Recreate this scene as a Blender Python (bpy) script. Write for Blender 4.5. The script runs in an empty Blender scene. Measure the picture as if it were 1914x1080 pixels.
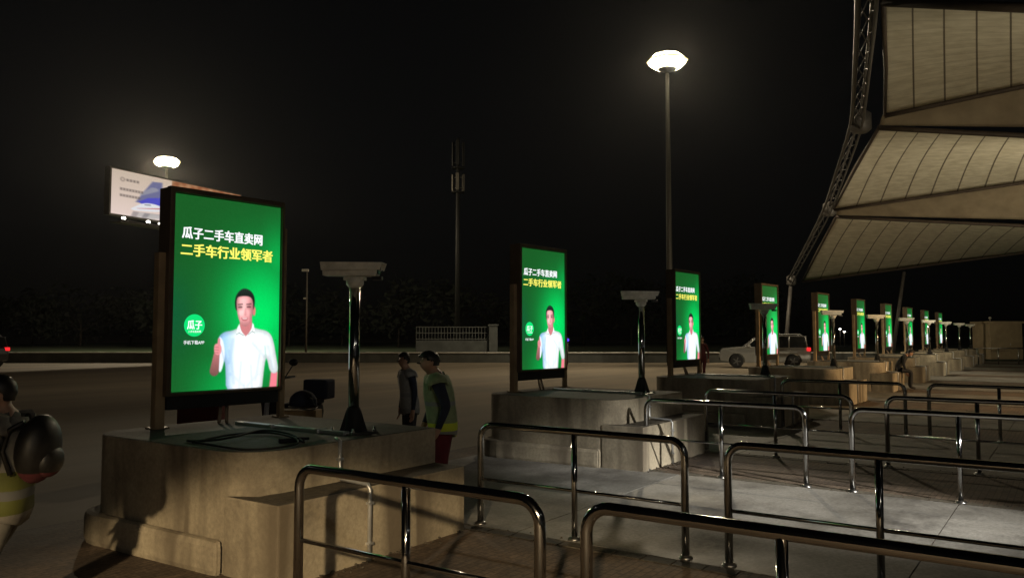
import bpy, bmesh, math, random
import numpy as np
from mathutils import Vector, Matrix
random.seed(7)
rng = np.random.default_rng(5)
R = math.radians
SC = bpy.context.scene
COL = SC.collection

# ------------------------------------------------------------------ camera, sky, sun, exposure
# world: X runs along the row of islands, Y across it (towards the traffic side), Z up
CZ = 1.70
PITCH = math.atan(85 / 1502.0)
HEAD = R(90 - 34.9 - 55.1 + 34.9)          # heading measured from +X
cam = bpy.data.cameras.new('camera'); cam.sensor_width = 36; cam.lens = 36 * 1502 / 1914
cam.clip_start = 0.05; cam.clip_end = 2000
camo = bpy.data.objects.new('camera', cam); COL.objects.link(camo)
camo.location = (0, 0, CZ)
camo.rotation_euler = (R(90) + PITCH, 0, HEAD - R(90))
SC.camera = camo

world = bpy.data.worlds.new('World'); SC.world = world; world.use_nodes = True
wn = world.node_tree.nodes; wl = world.node_tree.links
bgn = wn['Background']
sky = wn.new('ShaderNodeTexSky'); sky.sky_type = 'NISHITA'; sky.sun_disc = False
sky.sun_elevation = R(2); sky.sun_rotation = R(200); sky.ozone_density = 3
hs = wn.new('ShaderNodeHueSaturation'); hs.inputs['Saturation'].default_value = .12
wl.new(sky.outputs[0], hs.inputs['Color']); wl.new(hs.outputs[0], bgn.inputs[0]); bgn.inputs[1].default_value = 0.0016
sun = bpy.data.lights.new('moon', 'SUN'); sun.energy = 0.004; sun.angle = R(0.5); sun.color = (1, .95, .88)
suno = bpy.data.objects.new('moon', sun); COL.objects.link(suno); suno.rotation_euler = (R(60), 0, R(200))
SC.view_settings.view_transform = 'Standard'; SC.view_settings.look = 'None'
SC.view_settings.exposure = 0; SC.view_settings.gamma = 1
SC.render.engine = 'CYCLES'
SC.cycles.use_denoising = True
SC.cycles.max_bounces = 6
SC.cycles.sample_clamp_indirect = 4

# pixel of the photograph + depth along the view axis -> a point of the place (used to survey positions once)
F_ = np.array([math.cos(PITCH) * math.cos(HEAD), math.cos(PITCH) * math.sin(HEAD), math.sin(PITCH)])
R_ = np.array([math.sin(HEAD), -math.cos(HEAD), 0.0])
U_ = np.cross(R_, F_)
def ray(x, y): return F_ * 1502 + R_ * (x - 957) + U_ * (540 - y)
def atd(x, y, D):
    d = ray(x, y) / 1502 * D
    return Vector((d[0], d[1], d[2] + CZ))
def atz(x, y, z=0.0):
    d = ray(x, y); t = (z - CZ) / d[2]
    return Vector((d[0] * t, d[1] * t, z))

# ------------------------------------------------------------------ materials
def lin(c):
    return tuple(((v / 255) / 12.92 if v / 255 <= .04045 else ((v / 255 + .055) / 1.055) ** 2.4) for v in c)
def mat(name, col, rough=.6, metal=0.0, var=.25, scale=6.0, bump=0.0, emit=None, estr=1.0, coat=0.0, stretch=(1, 1, 1), dirt=None, dirt_amt=.5, dirt_scale=1.2, rvar=.12, grain=0.0):
    m = bpy.data.materials.new(name); m.use_nodes = True
    nt = m.node_tree; N = nt.nodes; L = nt.links; b = N['Principled BSDF']
    b.inputs['Roughness'].default_value = rough; b.inputs['Metallic'].default_value = metal
    b.inputs['Coat Weight'].default_value = coat
    tc = N.new('ShaderNodeTexCoord'); mp = N.new('ShaderNodeMapping'); mp.inputs['Scale'].default_value = stretch
    L.new(tc.outputs['Object'], mp.inputs[0])
    n1 = N.new('ShaderNodeTexNoise'); n1.inputs['Scale'].default_value = scale; n1.inputs['Detail'].default_value = 8
    L.new(mp.outputs[0], n1.inputs['Vector'])
    rp = N.new('ShaderNodeValToRGB')
    rp.color_ramp.elements[0].position = .3; rp.color_ramp.elements[1].position = .7
    rp.color_ramp.elements[0].color = tuple(c * (1 - var) for c in col) + (1,)
    rp.color_ramp.elements[1].color = tuple(min(1, c * (1 + var)) for c in col) + (1,)
    L.new(n1.outputs['Fac'], rp.inputs[0]); out = rp.outputs[0]
    if dirt is not None:
        n2 = N.new('ShaderNodeTexNoise'); n2.inputs['Scale'].default_value = dirt_scale; n2.inputs['Detail'].default_value = 6; n2.inputs['Roughness'].default_value = .65
        L.new(mp.outputs[0], n2.inputs['Vector'])
        r2 = N.new('ShaderNodeValToRGB'); r2.color_ramp.elements[0].position = .45; r2.color_ramp.elements[1].position = .68
        r2.color_ramp.elements[1].color = (dirt_amt,) * 3 + (1,); r2.color_ramp.elements[0].color = (0, 0, 0, 1)
        L.new(n2.outputs['Fac'], r2.inputs[0])
        mx = N.new('ShaderNodeMix'); mx.data_type = 'RGBA'
        L.new(r2.outputs[0], mx.inputs[0]); L.new(out, mx.inputs[6]); mx.inputs[7].default_value = tuple(dirt) + (1,)
        out = mx.outputs[2]
    if grain:
        n4 = N.new('ShaderNodeTexNoise'); n4.inputs['Scale'].default_value = 28; n4.inputs['Detail'].default_value = 9; n4.inputs['Roughness'].default_value = .75
        L.new(tc.outputs['Object'], n4.inputs['Vector'])
        r4 = N.new('ShaderNodeValToRGB'); r4.color_ramp.elements[0].position = .36; r4.color_ramp.elements[1].position = .62
        r4.color_ramp.elements[0].color = (1 - grain,) * 3 + (1,); r4.color_ramp.elements[1].color = (1 + grain * .3,) * 3 + (1,)
        L.new(n4.outputs['Fac'], r4.inputs[0])
        m4 = N.new('ShaderNodeMix'); m4.data_type = 'RGBA'; m4.blend_type = 'MULTIPLY'; m4.inputs[0].default_value = 1
        L.new(out, m4.inputs[6]); L.new(r4.outputs[0], m4.inputs[7]); out = m4.outputs[2]
    L.new(out, b.inputs['Base Color'])
    mr = N.new('ShaderNodeMapRange'); mr.inputs[3].default_value = max(.02, rough - rvar); mr.inputs[4].default_value = min(1, rough + rvar)
    L.new(n1.outputs['Fac'], mr.inputs[0]); L.new(mr.outputs[0], b.inputs['Roughness'])
    if bump:
        bp = N.new('ShaderNodeBump'); bp.inputs['Strength'].default_value = bump; bp.inputs['Distance'].default_value = .01
        n3 = N.new('ShaderNodeTexNoise'); n3.inputs['Scale'].default_value = scale * 9; n3.inputs['Detail'].default_value = 5
        L.new(mp.outputs[0], n3.inputs['Vector']); L.new(n3.outputs['Fac'], bp.inputs['Height']); L.new(bp.outputs[0], b.inputs['Normal'])
    if emit is not None:
        b.inputs['Emission Color'].default_value = tuple(emit) + (1,); b.inputs['Emission Strength'].default_value = estr
    return m
def emat(name, col, s=1.0):
    m = bpy.data.materials.new(name); m.use_nodes = True; nt = m.node_tree
    b = nt.nodes['Principled BSDF']; b.inputs['Base Color'].default_value = (.02, .02, .02, 1)
    b.inputs['Specular IOR Level'].default_value = 0.1
    b.inputs['Emission Color'].default_value = tuple(col) + (1,); b.inputs['Emission Strength'].default_value = s
    return m
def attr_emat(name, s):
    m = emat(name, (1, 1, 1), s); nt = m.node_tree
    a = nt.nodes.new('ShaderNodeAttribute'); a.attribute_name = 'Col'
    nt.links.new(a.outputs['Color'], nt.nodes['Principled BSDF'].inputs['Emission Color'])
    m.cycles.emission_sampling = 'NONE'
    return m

def concrete_mat():
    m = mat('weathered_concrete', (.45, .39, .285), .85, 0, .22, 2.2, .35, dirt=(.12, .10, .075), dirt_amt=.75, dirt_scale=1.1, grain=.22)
    nt = m.node_tree; N = nt.nodes; L = nt.links; b = N['Principled BSDF']
    src = b.inputs['Base Color'].links[0].from_socket
    tc = N.new('ShaderNodeTexCoord'); mp = N.new('ShaderNodeMapping'); mp.inputs['Scale'].default_value = (3.1, 3.1, .35)
    L.new(tc.outputs['Object'], mp.inputs[0])
    n = N.new('ShaderNodeTexNoise'); n.inputs['Scale'].default_value = 1.0; n.inputs['Detail'].default_value = 2; n.inputs['Distortion'].default_value = .6
    L.new(mp.outputs[0], n.inputs['Vector'])
    r = N.new('ShaderNodeValToRGB'); r.color_ramp.elements[0].position = .48; r.color_ramp.elements[1].position = .66
    r.color_ramp.elements[1].color = (.85, .85, .85, 1)
    L.new(n.outputs['Fac'], r.inputs[0])
    mx = N.new('ShaderNodeMix'); mx.data_type = 'RGBA'; L.new(r.outputs[0], mx.inputs[0]); L.new(src, mx.inputs[6]); mx.inputs[7].default_value = (.13, .105, .075, 1)
    L.new(mx.outputs[2], b.inputs['Base Color'])
    return m
def paver_mat():
    m = mat('brick_pavers', (.16, .115, .08), .8, 0, .35, 3, .3, dirt=(.05, .04, .035), dirt_amt=.7, dirt_scale=.8, grain=.5)
    nt = m.node_tree; N = nt.nodes; L = nt.links; b = N['Principled BSDF']
    src = b.inputs['Base Color'].links[0].from_socket
    tc = N.new('ShaderNodeTexCoord'); br = N.new('ShaderNodeTexBrick')
    br.inputs['Scale'].default_value = 4.0; br.inputs['Mortar Size'].default_value = .022; br.inputs['Color1'].default_value = (1, 1, 1, 1)
    br.inputs['Color2'].default_value = (.72, .7, .68, 1); br.inputs['Mortar'].default_value = (.5, .48, .45, 1)
    L.new(tc.outputs['Object'], br.inputs['Vector'])
    mx = N.new('ShaderNodeMix'); mx.data_type = 'RGBA'; mx.blend_type = 'MULTIPLY'; mx.inputs[0].default_value = 1
    L.new(src, mx.inputs[6]); L.new(br.outputs['Color'], mx.inputs[7]); L.new(mx.outputs[2], b.inputs['Base Color'])
    return m
def membrane_mat():
    # welded strips of coated fabric: seams follow the UV lines of each panel
    m = bpy.data.materials.new('coated_membrane'); m.use_nodes = True
    nt = m.node_tree; N = nt.nodes; L = nt.links; b = N['Principled BSDF']
    b.inputs['Roughness'].default_value = .6
    uv = N.new('ShaderNodeUVMap'); uv.uv_map = 'UVMap'; sp = N.new('ShaderNodeSeparateXYZ'); L.new(uv.outputs[0], sp.inputs[0])
    def line(sock, mul, width, wob):
        a = N.new('ShaderNodeMath'); a.operation = 'MULTIPLY'; L.new(sock, a.inputs[0]); a.inputs[1].default_value = mul
        if wob:
            nz = N.new('ShaderNodeTexNoise'); nz.inputs['Scale'].default_value = 60; L.new(uv.outputs[0], nz.inputs['Vector'])
            w = N.new('ShaderNodeMath'); w.operation = 'MULTIPLY_ADD'; L.new(nz.outputs['Fac'], w.inputs[0]); w.inputs[1].default_value = wob; L.new(a.outputs[0], w.inputs[2]); a = w
        f = N.new('ShaderNodeMath'); f.operation = 'FRACT'; L.new(a.outputs[0], f.inputs[0])
        c = N.new('ShaderNodeMath'); c.operation = 'LESS_THAN'; L.new(f.outputs[0], c.inputs[0]); c.inputs[1].default_value = width
        return c.outputs[0]
    l1 = line(sp.outputs[0], 1.0, .06, .05); l2 = line(sp.outputs[1], 1.0, .05, .03)
    nz = N.new('ShaderNodeTexNoise'); nz.inputs['Scale'].default_value = 2.2; nz.inputs['Detail'].default_value = 7
    tc = N.new('ShaderNodeTexCoord'); L.new(tc.outputs['Object'], nz.inputs['Vector'])
    rp = N.new('ShaderNodeValToRGB'); rp.color_ramp.elements[0].color = (.56, .51, .39, 1); rp.color_ramp.elements[1].color = (.76, .71, .57, 1)
    rp.color_ramp.elements[0].position = .3; rp.color_ramp.elements[1].position = .7
    L.new(nz.outputs['Fac'], rp.inputs[0])
    m1 = N.new('ShaderNodeMix'); m1.data_type = 'RGBA'
    s = N.new('ShaderNodeMath'); s.operation = 'MULTIPLY'; L.new(l2, s.inputs[0]); s.inputs[1].default_value = .28
    L.new(s.outputs[0], m1.inputs[0]); L.new(rp.outputs[0], m1.inputs[6]); m1.inputs[7].default_value = (.12, .1, .07, 1)
    m2 = N.new('ShaderNodeMix'); m2.data_type = 'RGBA'
    s2 = N.new('ShaderNodeMath'); s2.operation = 'MULTIPLY'; L.new(l1, s2.inputs[0]); s2.inputs[1].default_value = .85
    L.new(s2.outputs[0], m2.inputs[0]); L.new(m1.outputs[2], m2.inputs[6]); m2.inputs[7].default_value = (.06, .04, .022, 1)
    L.new(m2.outputs[2], b.inputs['Base Color'])
    return m

M = {}
M['concrete'] = concrete_mat()
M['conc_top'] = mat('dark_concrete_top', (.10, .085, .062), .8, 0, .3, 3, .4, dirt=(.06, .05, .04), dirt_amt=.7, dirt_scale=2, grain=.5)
M['lane'] = mat('lane_concrete', (.23, .22, .20), .62, 0, .3, 1.3, .5, dirt=(.05, .045, .04), dirt_amt=.9, dirt_scale=1.1, rvar=.3, grain=.38)
M['asphalt'] = mat('plaza_asphalt', (.21, .175, .125), .8, 0, .25, .35, .4, dirt=(.09, .07, .05), dirt_amt=.8, dirt_scale=.09)
for nd in M['asphalt'].node_tree.nodes:
    if nd.type == 'MAPPING': nd.inputs['Rotation'].default_value = (0, 0, -(HEAD - R(90))); nd.inputs['Scale'].default_value = (.18, 1.6, 1)
M['paver'] = paver_mat()
M['grass'] = mat('night_grass', (.02, .035, .012), .9, 0, .4, 2)
M['steel'] = mat('polished_steel', (.48, .48, .475), .11, 1.0, .12, 5, 0, rvar=.05)
M['steel_dull'] = mat('brushed_steel', (.42, .41, .40), .34, 1.0, .15, 7, 0)
M['frame'] = mat('bronze_sign_frame', (.13, .095, .06), .45, .35, .2, 5)
M['post_brown'] = mat('brown_square_post', (.36, .26, .15), .5, .1, .25, 4)
M['black'] = mat('black_paint', (.02, .02, .021), .45, 0, .3, 8)
M['matt_black'] = mat('matt_black', (.012, .012, .013), .8, 0, .3, 8)
M['rubber'] = mat('rubber', (.015, .015, .016), .75, 0, .3, 20)
M['housing'] = mat('offwhite_housing', (.78, .76, .66), .45, 0, .12, 6, dirt=(.32, .29, .22), dirt_amt=.6, dirt_scale=5)
M['conduit'] = mat('aluminium_conduit', (.62, .63, .64), .38, .7, .12, 8)
M['galv'] = mat('galvanised_pole', (.16, .145, .12), .6, .3, .2, 3)
M['truss'] = mat('grey_truss_tube', (.13, .12, .11), .5, .2, .2, 4)
M['valley'] = mat('shaded_membrane', (.26, .21, .14), .7, 0, .15, 1.5, dirt=(.15, .11, .07), dirt_amt=.5, dirt_scale=.8)  # valley fabric catches less light; that shade is put into a darker colour
M['rope'] = mat('dark_brown_edge_cable', (.05, .035, .025), .6, 0, .3, 5)
M['membrane'] = membrane_mat()
M['lamp'] = emat('lamp_lens', (1, .86, .56), 14)
M['lamp_fringe'] = emat('amber_glare_fringe', (1, .78, .30), 1.3)  # emissive amber band that imitates the yellow fringe of glare
M['mast'] = mat('dark_mast_paint', (.055, .05, .04), .6, .2, .2, 3)
M['tower'] = mat('dark_tower_paint', (.02, .02, .018), .6, .2, .2, 3)
M['lamp_small'] = emat('small_lamp_lens', (1, .95, .85), 12)
M['lamp_case'] = mat('lamp_case', (.12, .12, .12), .5, .4, .2, 5)
M['screen'] = attr_emat('led_screen', 1.15)
M['bill'] = attr_emat('glowing_billboard', 1.0)  # poster lit by lamps below it; that light is put in as emission
M['t_white'] = emat('led_white_letters', (.95, .97, 1), 1.15)
M['t_yellow'] = emat('led_yellow_letters', lin((255, 246, 108)), 1.15)
M['t_mint'] = emat('led_mint_disc', lin((14, 226, 118)), 1.1)
M['car_white'] = mat('white_car_paint', (.30, .30, .29), .25, 0, .06, 3, coat=.8)
M['car_dark'] = mat('dark_car_paint', (.02, .02, .025), .3, 0, .1, 3, coat=.8)
M['glass'] = mat('dark_window_glass', (.012, .014, .016), .06, 0, .1, 3)
M['tail'] = emat('lit_tail_lamp', (1, .02, .025), 1.3)
M['head'] = mat('headlamp_glass', (.6, .62, .6), .12, 0, .1, 9)
M['wall_dark'] = mat('dark_barrier_face', (.075, .08, .075), .85, 0, .3, 1.5, .3)
M['wall_cap'] = mat('pale_barrier_coping', (.55, .54, .50), .8, 0, .2, 2)
M['fence'] = mat('pale_fence_paint', (.085, .09, .085), .6, 0, .2, 3)
M['booth'] = mat('beige_booth_panel', (.42, .33, .2), .65, 0, .12, 2, dirt=(.25, .19, .11), dirt_amt=.4)
M['red_box'] = mat('dark_red_plastic', (.16, .02, .022), .5, 0, .2, 5)
M['carton'] = mat('tan_cardboard', (.36, .25, .13), .85, 0, .15, 5)
M['timber'] = mat('pale_timber_strut', (.36, .27, .19), .75, 0, .25, 6, stretch=(1, 1, .2))
M['bark'] = mat('bark', (.018, .014, .01), .9, 0, .3, 8)
M['leaf'] = mat('leaf', (.004, .008, .003), .95, 0, .5, 5)
M['skin'] = mat('skin', (.42, .24, .16), .55, 0, .08, 12)
M['hair'] = mat('black_hair', (.012, .011, .010), .5, 0, .3, 40)
M['navy'] = mat('navy_cloth', (.018, .024, .045), .85, 0, .25, 14)
M['red_cloth'] = mat('red_cloth', (.13, .012, .02), .85, 0, .2, 14)
M['maroon'] = mat('maroon_cloth', (.09, .015, .018), .85, 0, .2, 14)
M['dark_cloth'] = mat('charcoal_cloth', (.022, .022, .024), .85, 0, .25, 14)
M['white_cloth'] = mat('white_cloth', (.52, .50, .46), .85, 0, .1, 14)
M['dimmed_white'] = mat('dimmed_white_cloth', (.10, .094, .08), .85, 0, .2, 14)  # white cloth darkened to imitate dim light on the leftmost worker
M['dimmed_vis'] = mat('dimmed_yellow_cloth', (.15, .15, .02), .8, 0, .2, 14)  # yellow cloth darkened to imitate dim light
M['vest_grey'] = mat('grey_vest_mesh', (.20, .23, .18), .8, 0, .15, 30)
M['hi_vis'] = mat('hi_vis_yellow', (.58, .66, .06), .7, 0, .12, 20)
M['reflect'] = mat('silver_tape', (.5, .5, .5), .45, .2, .1, 20)
M['shoe'] = mat('shoe', (.03, .028, .026), .6, 0, .2, 20)

# ------------------------------------------------------------------ mesh collector
class MB:
    def __init__(s): s.bm = bmesh.new(); s.mi = 0
    def _face(s, vs):
        try:
            f = s.bm.faces.new(vs); f.material_index = s.mi; return f
        except ValueError: return None
    def box(s, x0, x1, y0, y1, z0, z1, mtx=None, bev=0.0):
        ps = [(x0, y0, z0), (x1, y0, z0), (x1, y1, z0), (x0, y1, z0), (x0, y0, z1), (x1, y0, z1), (x1, y1, z1), (x0, y1, z1)]
        b = bmesh.new(); vs = [b.verts.new(p) for p in ps]
        for q in ((0, 3, 2, 1), (4, 5, 6, 7), (0, 1, 5, 4), (1, 2, 6, 5), (2, 3, 7, 6), (3, 0, 4, 7)): b.faces.new([vs[i] for i in q])
        if bev: bmesh.ops.bevel(b, geom=list(b.edges), offset=bev, segments=2, profile=.6, affect='EDGES')
        s.merge(b, mtx); return s
    def merge(s, b, mtx=None):
        mp = {}
        for v in b.verts: mp[v] = s.bm.verts.new((mtx @ v.co) if mtx else v.co)
        for f in b.faces:
            g = s._face([mp[v] for v in f.verts])
            if g: g.smooth = f.smooth
        b.free()
    def tube(s, pts, r, seg=12, caps=True, smooth=True):
        pts = [Vector(p) for p in pts]; n = len(pts)
        rs = r if isinstance(r, (list, tuple)) else [r] * n
        rings = []; up = None
        for i, p in enumerate(pts):
            a = pts[max(0, i - 1)]; c = pts[min(n - 1, i + 1)]
            d = (c - a).normalized()
            if up is None:
                up = d.orthogonal().normalized()
            up = (up - d * up.dot(d)).normalized(); w = d.cross(up)
            rings.append([s.bm.verts.new(p + (up * math.cos(t) + w * math.sin(t)) * rs[i]) for t in [2 * math.pi * k / seg for k in range(seg)]])
        for i in range(n - 1):
            for k in range(seg):
                f = s._face([rings[i][k], rings[i][(k + 1) % seg], rings[i + 1][(k + 1) % seg], rings[i + 1][k]])
                if f: f.smooth = smooth
        if caps:
            s._face(rings[0][::-1]); s._face(rings[-1])
        return s
    def lathe(s, prof, seg=20, c=(0, 0, 0), smooth=True):
        rings = []
        for r, z in prof:
            rings.append([s.bm.verts.new((c[0] + r * math.cos(2 * math.pi * k / seg), c[1] + r * math.sin(2 * math.pi * k / seg), c[2] + z)) for k in range(seg)])
        for i in range(len(prof) - 1):
            for k in range(seg):
                f = s._face([rings[i][k], rings[i][(k + 1) % seg], rings[i + 1][(k + 1) % seg], rings[i + 1][k]])
                if f: f.smooth = smooth
        s._face(rings[0][::-1]); s._face(rings[-1]); return s
    def prism(s, poly, a, b, axis='y', bev=0.0):
        """polygon in (x,z) swept along y, or in (x,y) swept along z"""
        t = bmesh.new()
        P = (lambda p, k: (p[0], k, p[1])) if axis == 'y' else (lambda p, k: (p[0], p[1], k))
        A = [t.verts.new(P(p, a)) for p in poly]; B = [t.verts.new(P(p, b)) for p in poly]
        t.faces.new(A); t.faces.new(B[::-1]); n = len(poly)
        for i in range(n): t.faces.new([A[i], B[i], B[(i + 1) % n], A[(i + 1) % n]])
        bmesh.ops.recalc_face_normals(t, faces=list(t.faces))
        if bev: bmesh.ops.bevel(t, geom=[e for e in t.edges if e.calc_face_angle(0) > .6], offset=bev, segments=2, profile=.6, affect='EDGES')
        s.merge(t); return s
    def ellipsoid(s, c, r, seg=16, rings=10):
        b = bmesh.new(); bmesh.ops.create_uvsphere(b, u_segments=seg, v_segments=rings, radius=1)
        for f in b.faces: f.smooth = True
        s.merge(b, Matrix.Translation(c) @ Matrix.Diagonal((*r, 1))); return s
    def build(s, name, m, parent=None, recalc=True):
        if recalc: bmesh.ops.recalc_face_normals(s.bm, faces=list(s.bm.faces))
        me = bpy.data.meshes.new(name); s.bm.to_mesh(me); s.bm.free()
        for x in (m if isinstance(m, (list, tuple)) else [m]): me.materials.append(x)
        o = bpy.data.objects.new(name, me); COL.objects.link(o)
        if parent: o.parent = parent
        return o
def tag(o, label=None, cat=None, group=None, kind=None):
    if label: o['label'] = label
    if cat: o['category'] = cat
    if group: o['group'] = group
    if kind: o['kind'] = kind
    return o
def thing(name, label, cat, loc=(0, 0, 0), rz=0.0, group=None):
    o = bpy.data.objects.new(name, None); COL.objects.link(o); o.empty_display_size = .2
    o.location = loc; o.rotation_euler = (0, 0, rz)
    return tag(o, label, cat, group)
def copy_tree(o, parent=None):
    c = o.copy(); COL.objects.link(c)
    if parent: c.parent = parent
    for ch in list(o.children): copy_tree(ch, c)
    return c
def aim(o, target):
    o.rotation_euler = (Vector(target) - o.location).to_track_quat('-Z', 'Y').to_euler()
def spot(name, loc, target, power, deg, col, blend=.6, size=.12, parent=None):
    l = bpy.data.lights.new(name, 'SPOT'); l.energy = power; l.spot_size = R(deg); l.spot_blend = blend; l.color = col; l.shadow_soft_size = size
    o = bpy.data.objects.new(name, l); COL.objects.link(o); o.location = loc; aim(o, target)
    if parent:
        o.parent = parent; o.matrix_parent_inverse = Matrix.Translation(parent.location).inverted()
    return o

# ------------------------------------------------------------------ the ground
NI = 10; PER = 5.6
def sheet(name, m, x0, x1, y0, y1, z, nx=1, ny=1):
    b = MB()
    V = [[b.bm.verts.new((x0 + (x1 - x0) * i / nx, y0 + (y1 - y0) * j / ny, z)) for j in range(ny + 1)] for i in range(nx + 1)]
    for i in range(nx):
        for j in range(ny): b._face([V[i][j], V[i + 1][j], V[i + 1][j + 1], V[i][j + 1]])
    return tag(b.build(name, m), kind='structure')
sheet('ground', M['asphalt'], -300, 700, -300, 700, -.012)
sheet('pavement', M['paver'], -14, 75, -16, 7.6, -.006)
b = MB()
for k in range(0, 11):                      # concrete lanes between the islands, cut by joints
    x0 = 5.80 + PER * k; x1 = 9.30 + PER * k
    y = -14.0
    while y < 7.0:
        b.box(x0, x1, y + .006, y + 2.994, -.06, .0); y += 3.0
tag(b.build('lane', M['lane']), kind='structure')
b = MB(); rr = random.Random(3)
for k in range(0, 6):
    for x0 in (5.80 + PER * k - .155, 9.30 + PER * k + .012):
        y = -9.0
        while y < 4.4:
            if rr.random() > .04:
                z = rr.uniform(-.004, .006); j = rr.uniform(-.006, .006); b.box(x0 + j, x0 + .135 + j, y, y + .23, -.06, z)
            y += .245
tag(b.build('kerb', M['conc_top']), kind='structure')

# ------------------------------------------------------------------ concrete islands
def island_body():
    b = MB()
    # plan outline, local x = along the row, y = across; rounded nose at the back left
    pts = [(3.6 + .34 - .34 * math.cos(R(90 * k / 14)), 4.76 + .34 - .34 * math.sin(R(90 * k / 14))) for k in range(15)] + [(5.62, 4.76), (5.62, 6.95)]
    for k in range(15):
        a = R(90 + 90 * k / 14); pts.append((3.95 + .35 * math.cos(a) - .0, 6.6 + .35 * math.sin(a)))
    b.prism(pts, -.02, .862, axis='z', bev=.018)
    return b
def island_step():
    b = MB(); b.prism([(3.597, 4.425), (5.617, 4.425), (5.617, 4.80), (3.72, 4.80), (3.597, 5.02)], -.02, .55, axis='z', bev=.015); return b
def island_plinth():
    b = MB()
    pts = [(3.53, 5.04), (3.56, 5.025), (3.597, 5.024), (3.597, 6.6)]
    for k in range(7):
        a = R(180 - 90 * k / 6); pts.append((3.95 + .347 * math.cos(a), 6.6 + .347 * math.sin(a)))
    for k in range(7):
        a = R(90 + 90 * k / 6); pts.append((3.95 + .47 * math.cos(a), 6.6 + .47 * math.sin(a)))
    pts.append((3.49, 6.5))
    b.prism(pts, -.02, .24, axis='z', bev=.05); return b
IL = ['nearest concrete island, with loose black cable loops on its top',
      'second concrete island from the camera, behind the worker in the banded vest',
      'third concrete island from the camera, left of the white car in view',
      'fourth concrete island from the camera, below the white car',
      'fifth concrete island from the camera, with a dark figure sitting on its step',
      'sixth concrete island from the camera, just right of the seated dark figure',
      'seventh concrete island from the camera, two blocks right of the seated figure',
      'eighth concrete island from the camera, in the dim row',
      'ninth concrete island, last but one in the row',
      'tenth and farthest concrete island, end of the row towards the booth']
proto = thing('concrete_island', IL[0], 'concrete island', (0, 0, 0), 0, 'concrete islands in a row')
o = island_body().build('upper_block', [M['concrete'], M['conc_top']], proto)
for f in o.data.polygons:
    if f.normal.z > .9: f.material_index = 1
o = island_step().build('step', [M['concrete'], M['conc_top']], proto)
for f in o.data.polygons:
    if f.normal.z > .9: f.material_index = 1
island_plinth().build('skirt', M['concrete'], proto)
b = MB(); b.tube([(4.44, 4.41, 0), (4.44, 4.41, .53), (4.44, 4.43, .565), (4.44, 4.72, .575), (4.44, 4.74, .60), (4.44, 4.74, .87), (4.45, 4.80, .885)], .016, 8)
for y, z in ((4.41, .12), (4.41, .42), (4.74, .72)): b.box(4.415, 4.465, y - .02, y + .02, z, z + .018)
b.build('conduit_pipe', M['conduit'], proto)
islands = [proto]
for i in range(1, NI):
    c = copy_tree(proto); c.location.x = PER * i; c['label'] = IL[i]; islands.append(c)

# conduit strip on each island top
CL = ['pale metal conduit strip on the nearest island, crossing under cable loops', 'pale metal conduit strip on the second island top', 'bright metal conduit strip on the third island top',
      'metal conduit strip on the fourth island top', 'metal conduit strip on the fifth island top']
for i in range(5):
    b = MB(); b.box(4.72, 4.79, 5.0, 6.45, .862, .892, bev=.006)
    for y in (5.3, 5.9): b.box(4.70, 4.81, y, y + .03, .862, .897)
    o = b.build('cable_conduit', M['conduit']); o.location.x = PER * i
    tag(o, CL[i], 'cable conduit', 'conduit strips on the islands')

# ------------------------------------------------------------------ LED display: the picture it shows
SW, SH = 1.15, 1.81
def sdpoly(X, Y, P):
    P = np.array(P, float); d = np.full(X.shape, 1e9); s = np.ones(X.shape)
    n = len(P)
    for i in range(n):
        ax, ay = P[i]; bx, by = P[i - 1]
        ex, ey = bx - ax, by - ay; wx, wy = X - ax, Y - ay
        t = np.clip((wx * ex + wy * ey) / (ex * ex + ey * ey + 1e-12), 0, 1)
        d = np.minimum(d, (wx - ex * t) ** 2 + (wy - ey * t) ** 2)
        c1 = Y >= ay; c2 = Y < by; c3 = ex * wy > ey * wx
        fl = (c1 & c2 & c3) | (~c1 & ~c2 & ~c3); s = np.where(fl, -s, s)
    return s * np.sqrt(d)
def sdcap(X, Y, a, b, ra, rb):
    ex, ey = b[0] - a[0], b[1] - a[1]; wx, wy = X - a[0], Y - a[1]
    t = np.clip((wx * ex + wy * ey) / (ex * ex + ey * ey), 0, 1)
    return np.hypot(wx - ex * t, wy - ey * t) - (ra + (rb - ra) * t)
def sdell(X, Y, c, rx, ry):
    k = np.hypot((X - c[0]) / rx, (Y - c[1]) / ry); return (k - 1) * min(rx, ry)
def smooth_poly(P, it=2):
    for _ in range(it):
        Q = []
        for i in range(len(P)):
            a, c = P[i], P[(i + 1) % len(P)]
            Q += [(a[0] * .75 + c[0] * .25, a[1] * .75 + c[1] * .25), (a[0] * .25 + c[0] * .75, a[1] * .25 + c[1] * .75)]
        P = Q
    return P
def over(img, sd, col, px, a=1.0, soft=1.0):
    al = np.clip(.5 - sd / (px * soft), 0, 1) * a
    col = np.asarray(col, float)
    return img * (1 - al[..., None]) + (col if col.ndim > 1 else col[None, None]) * al[..., None]
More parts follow.
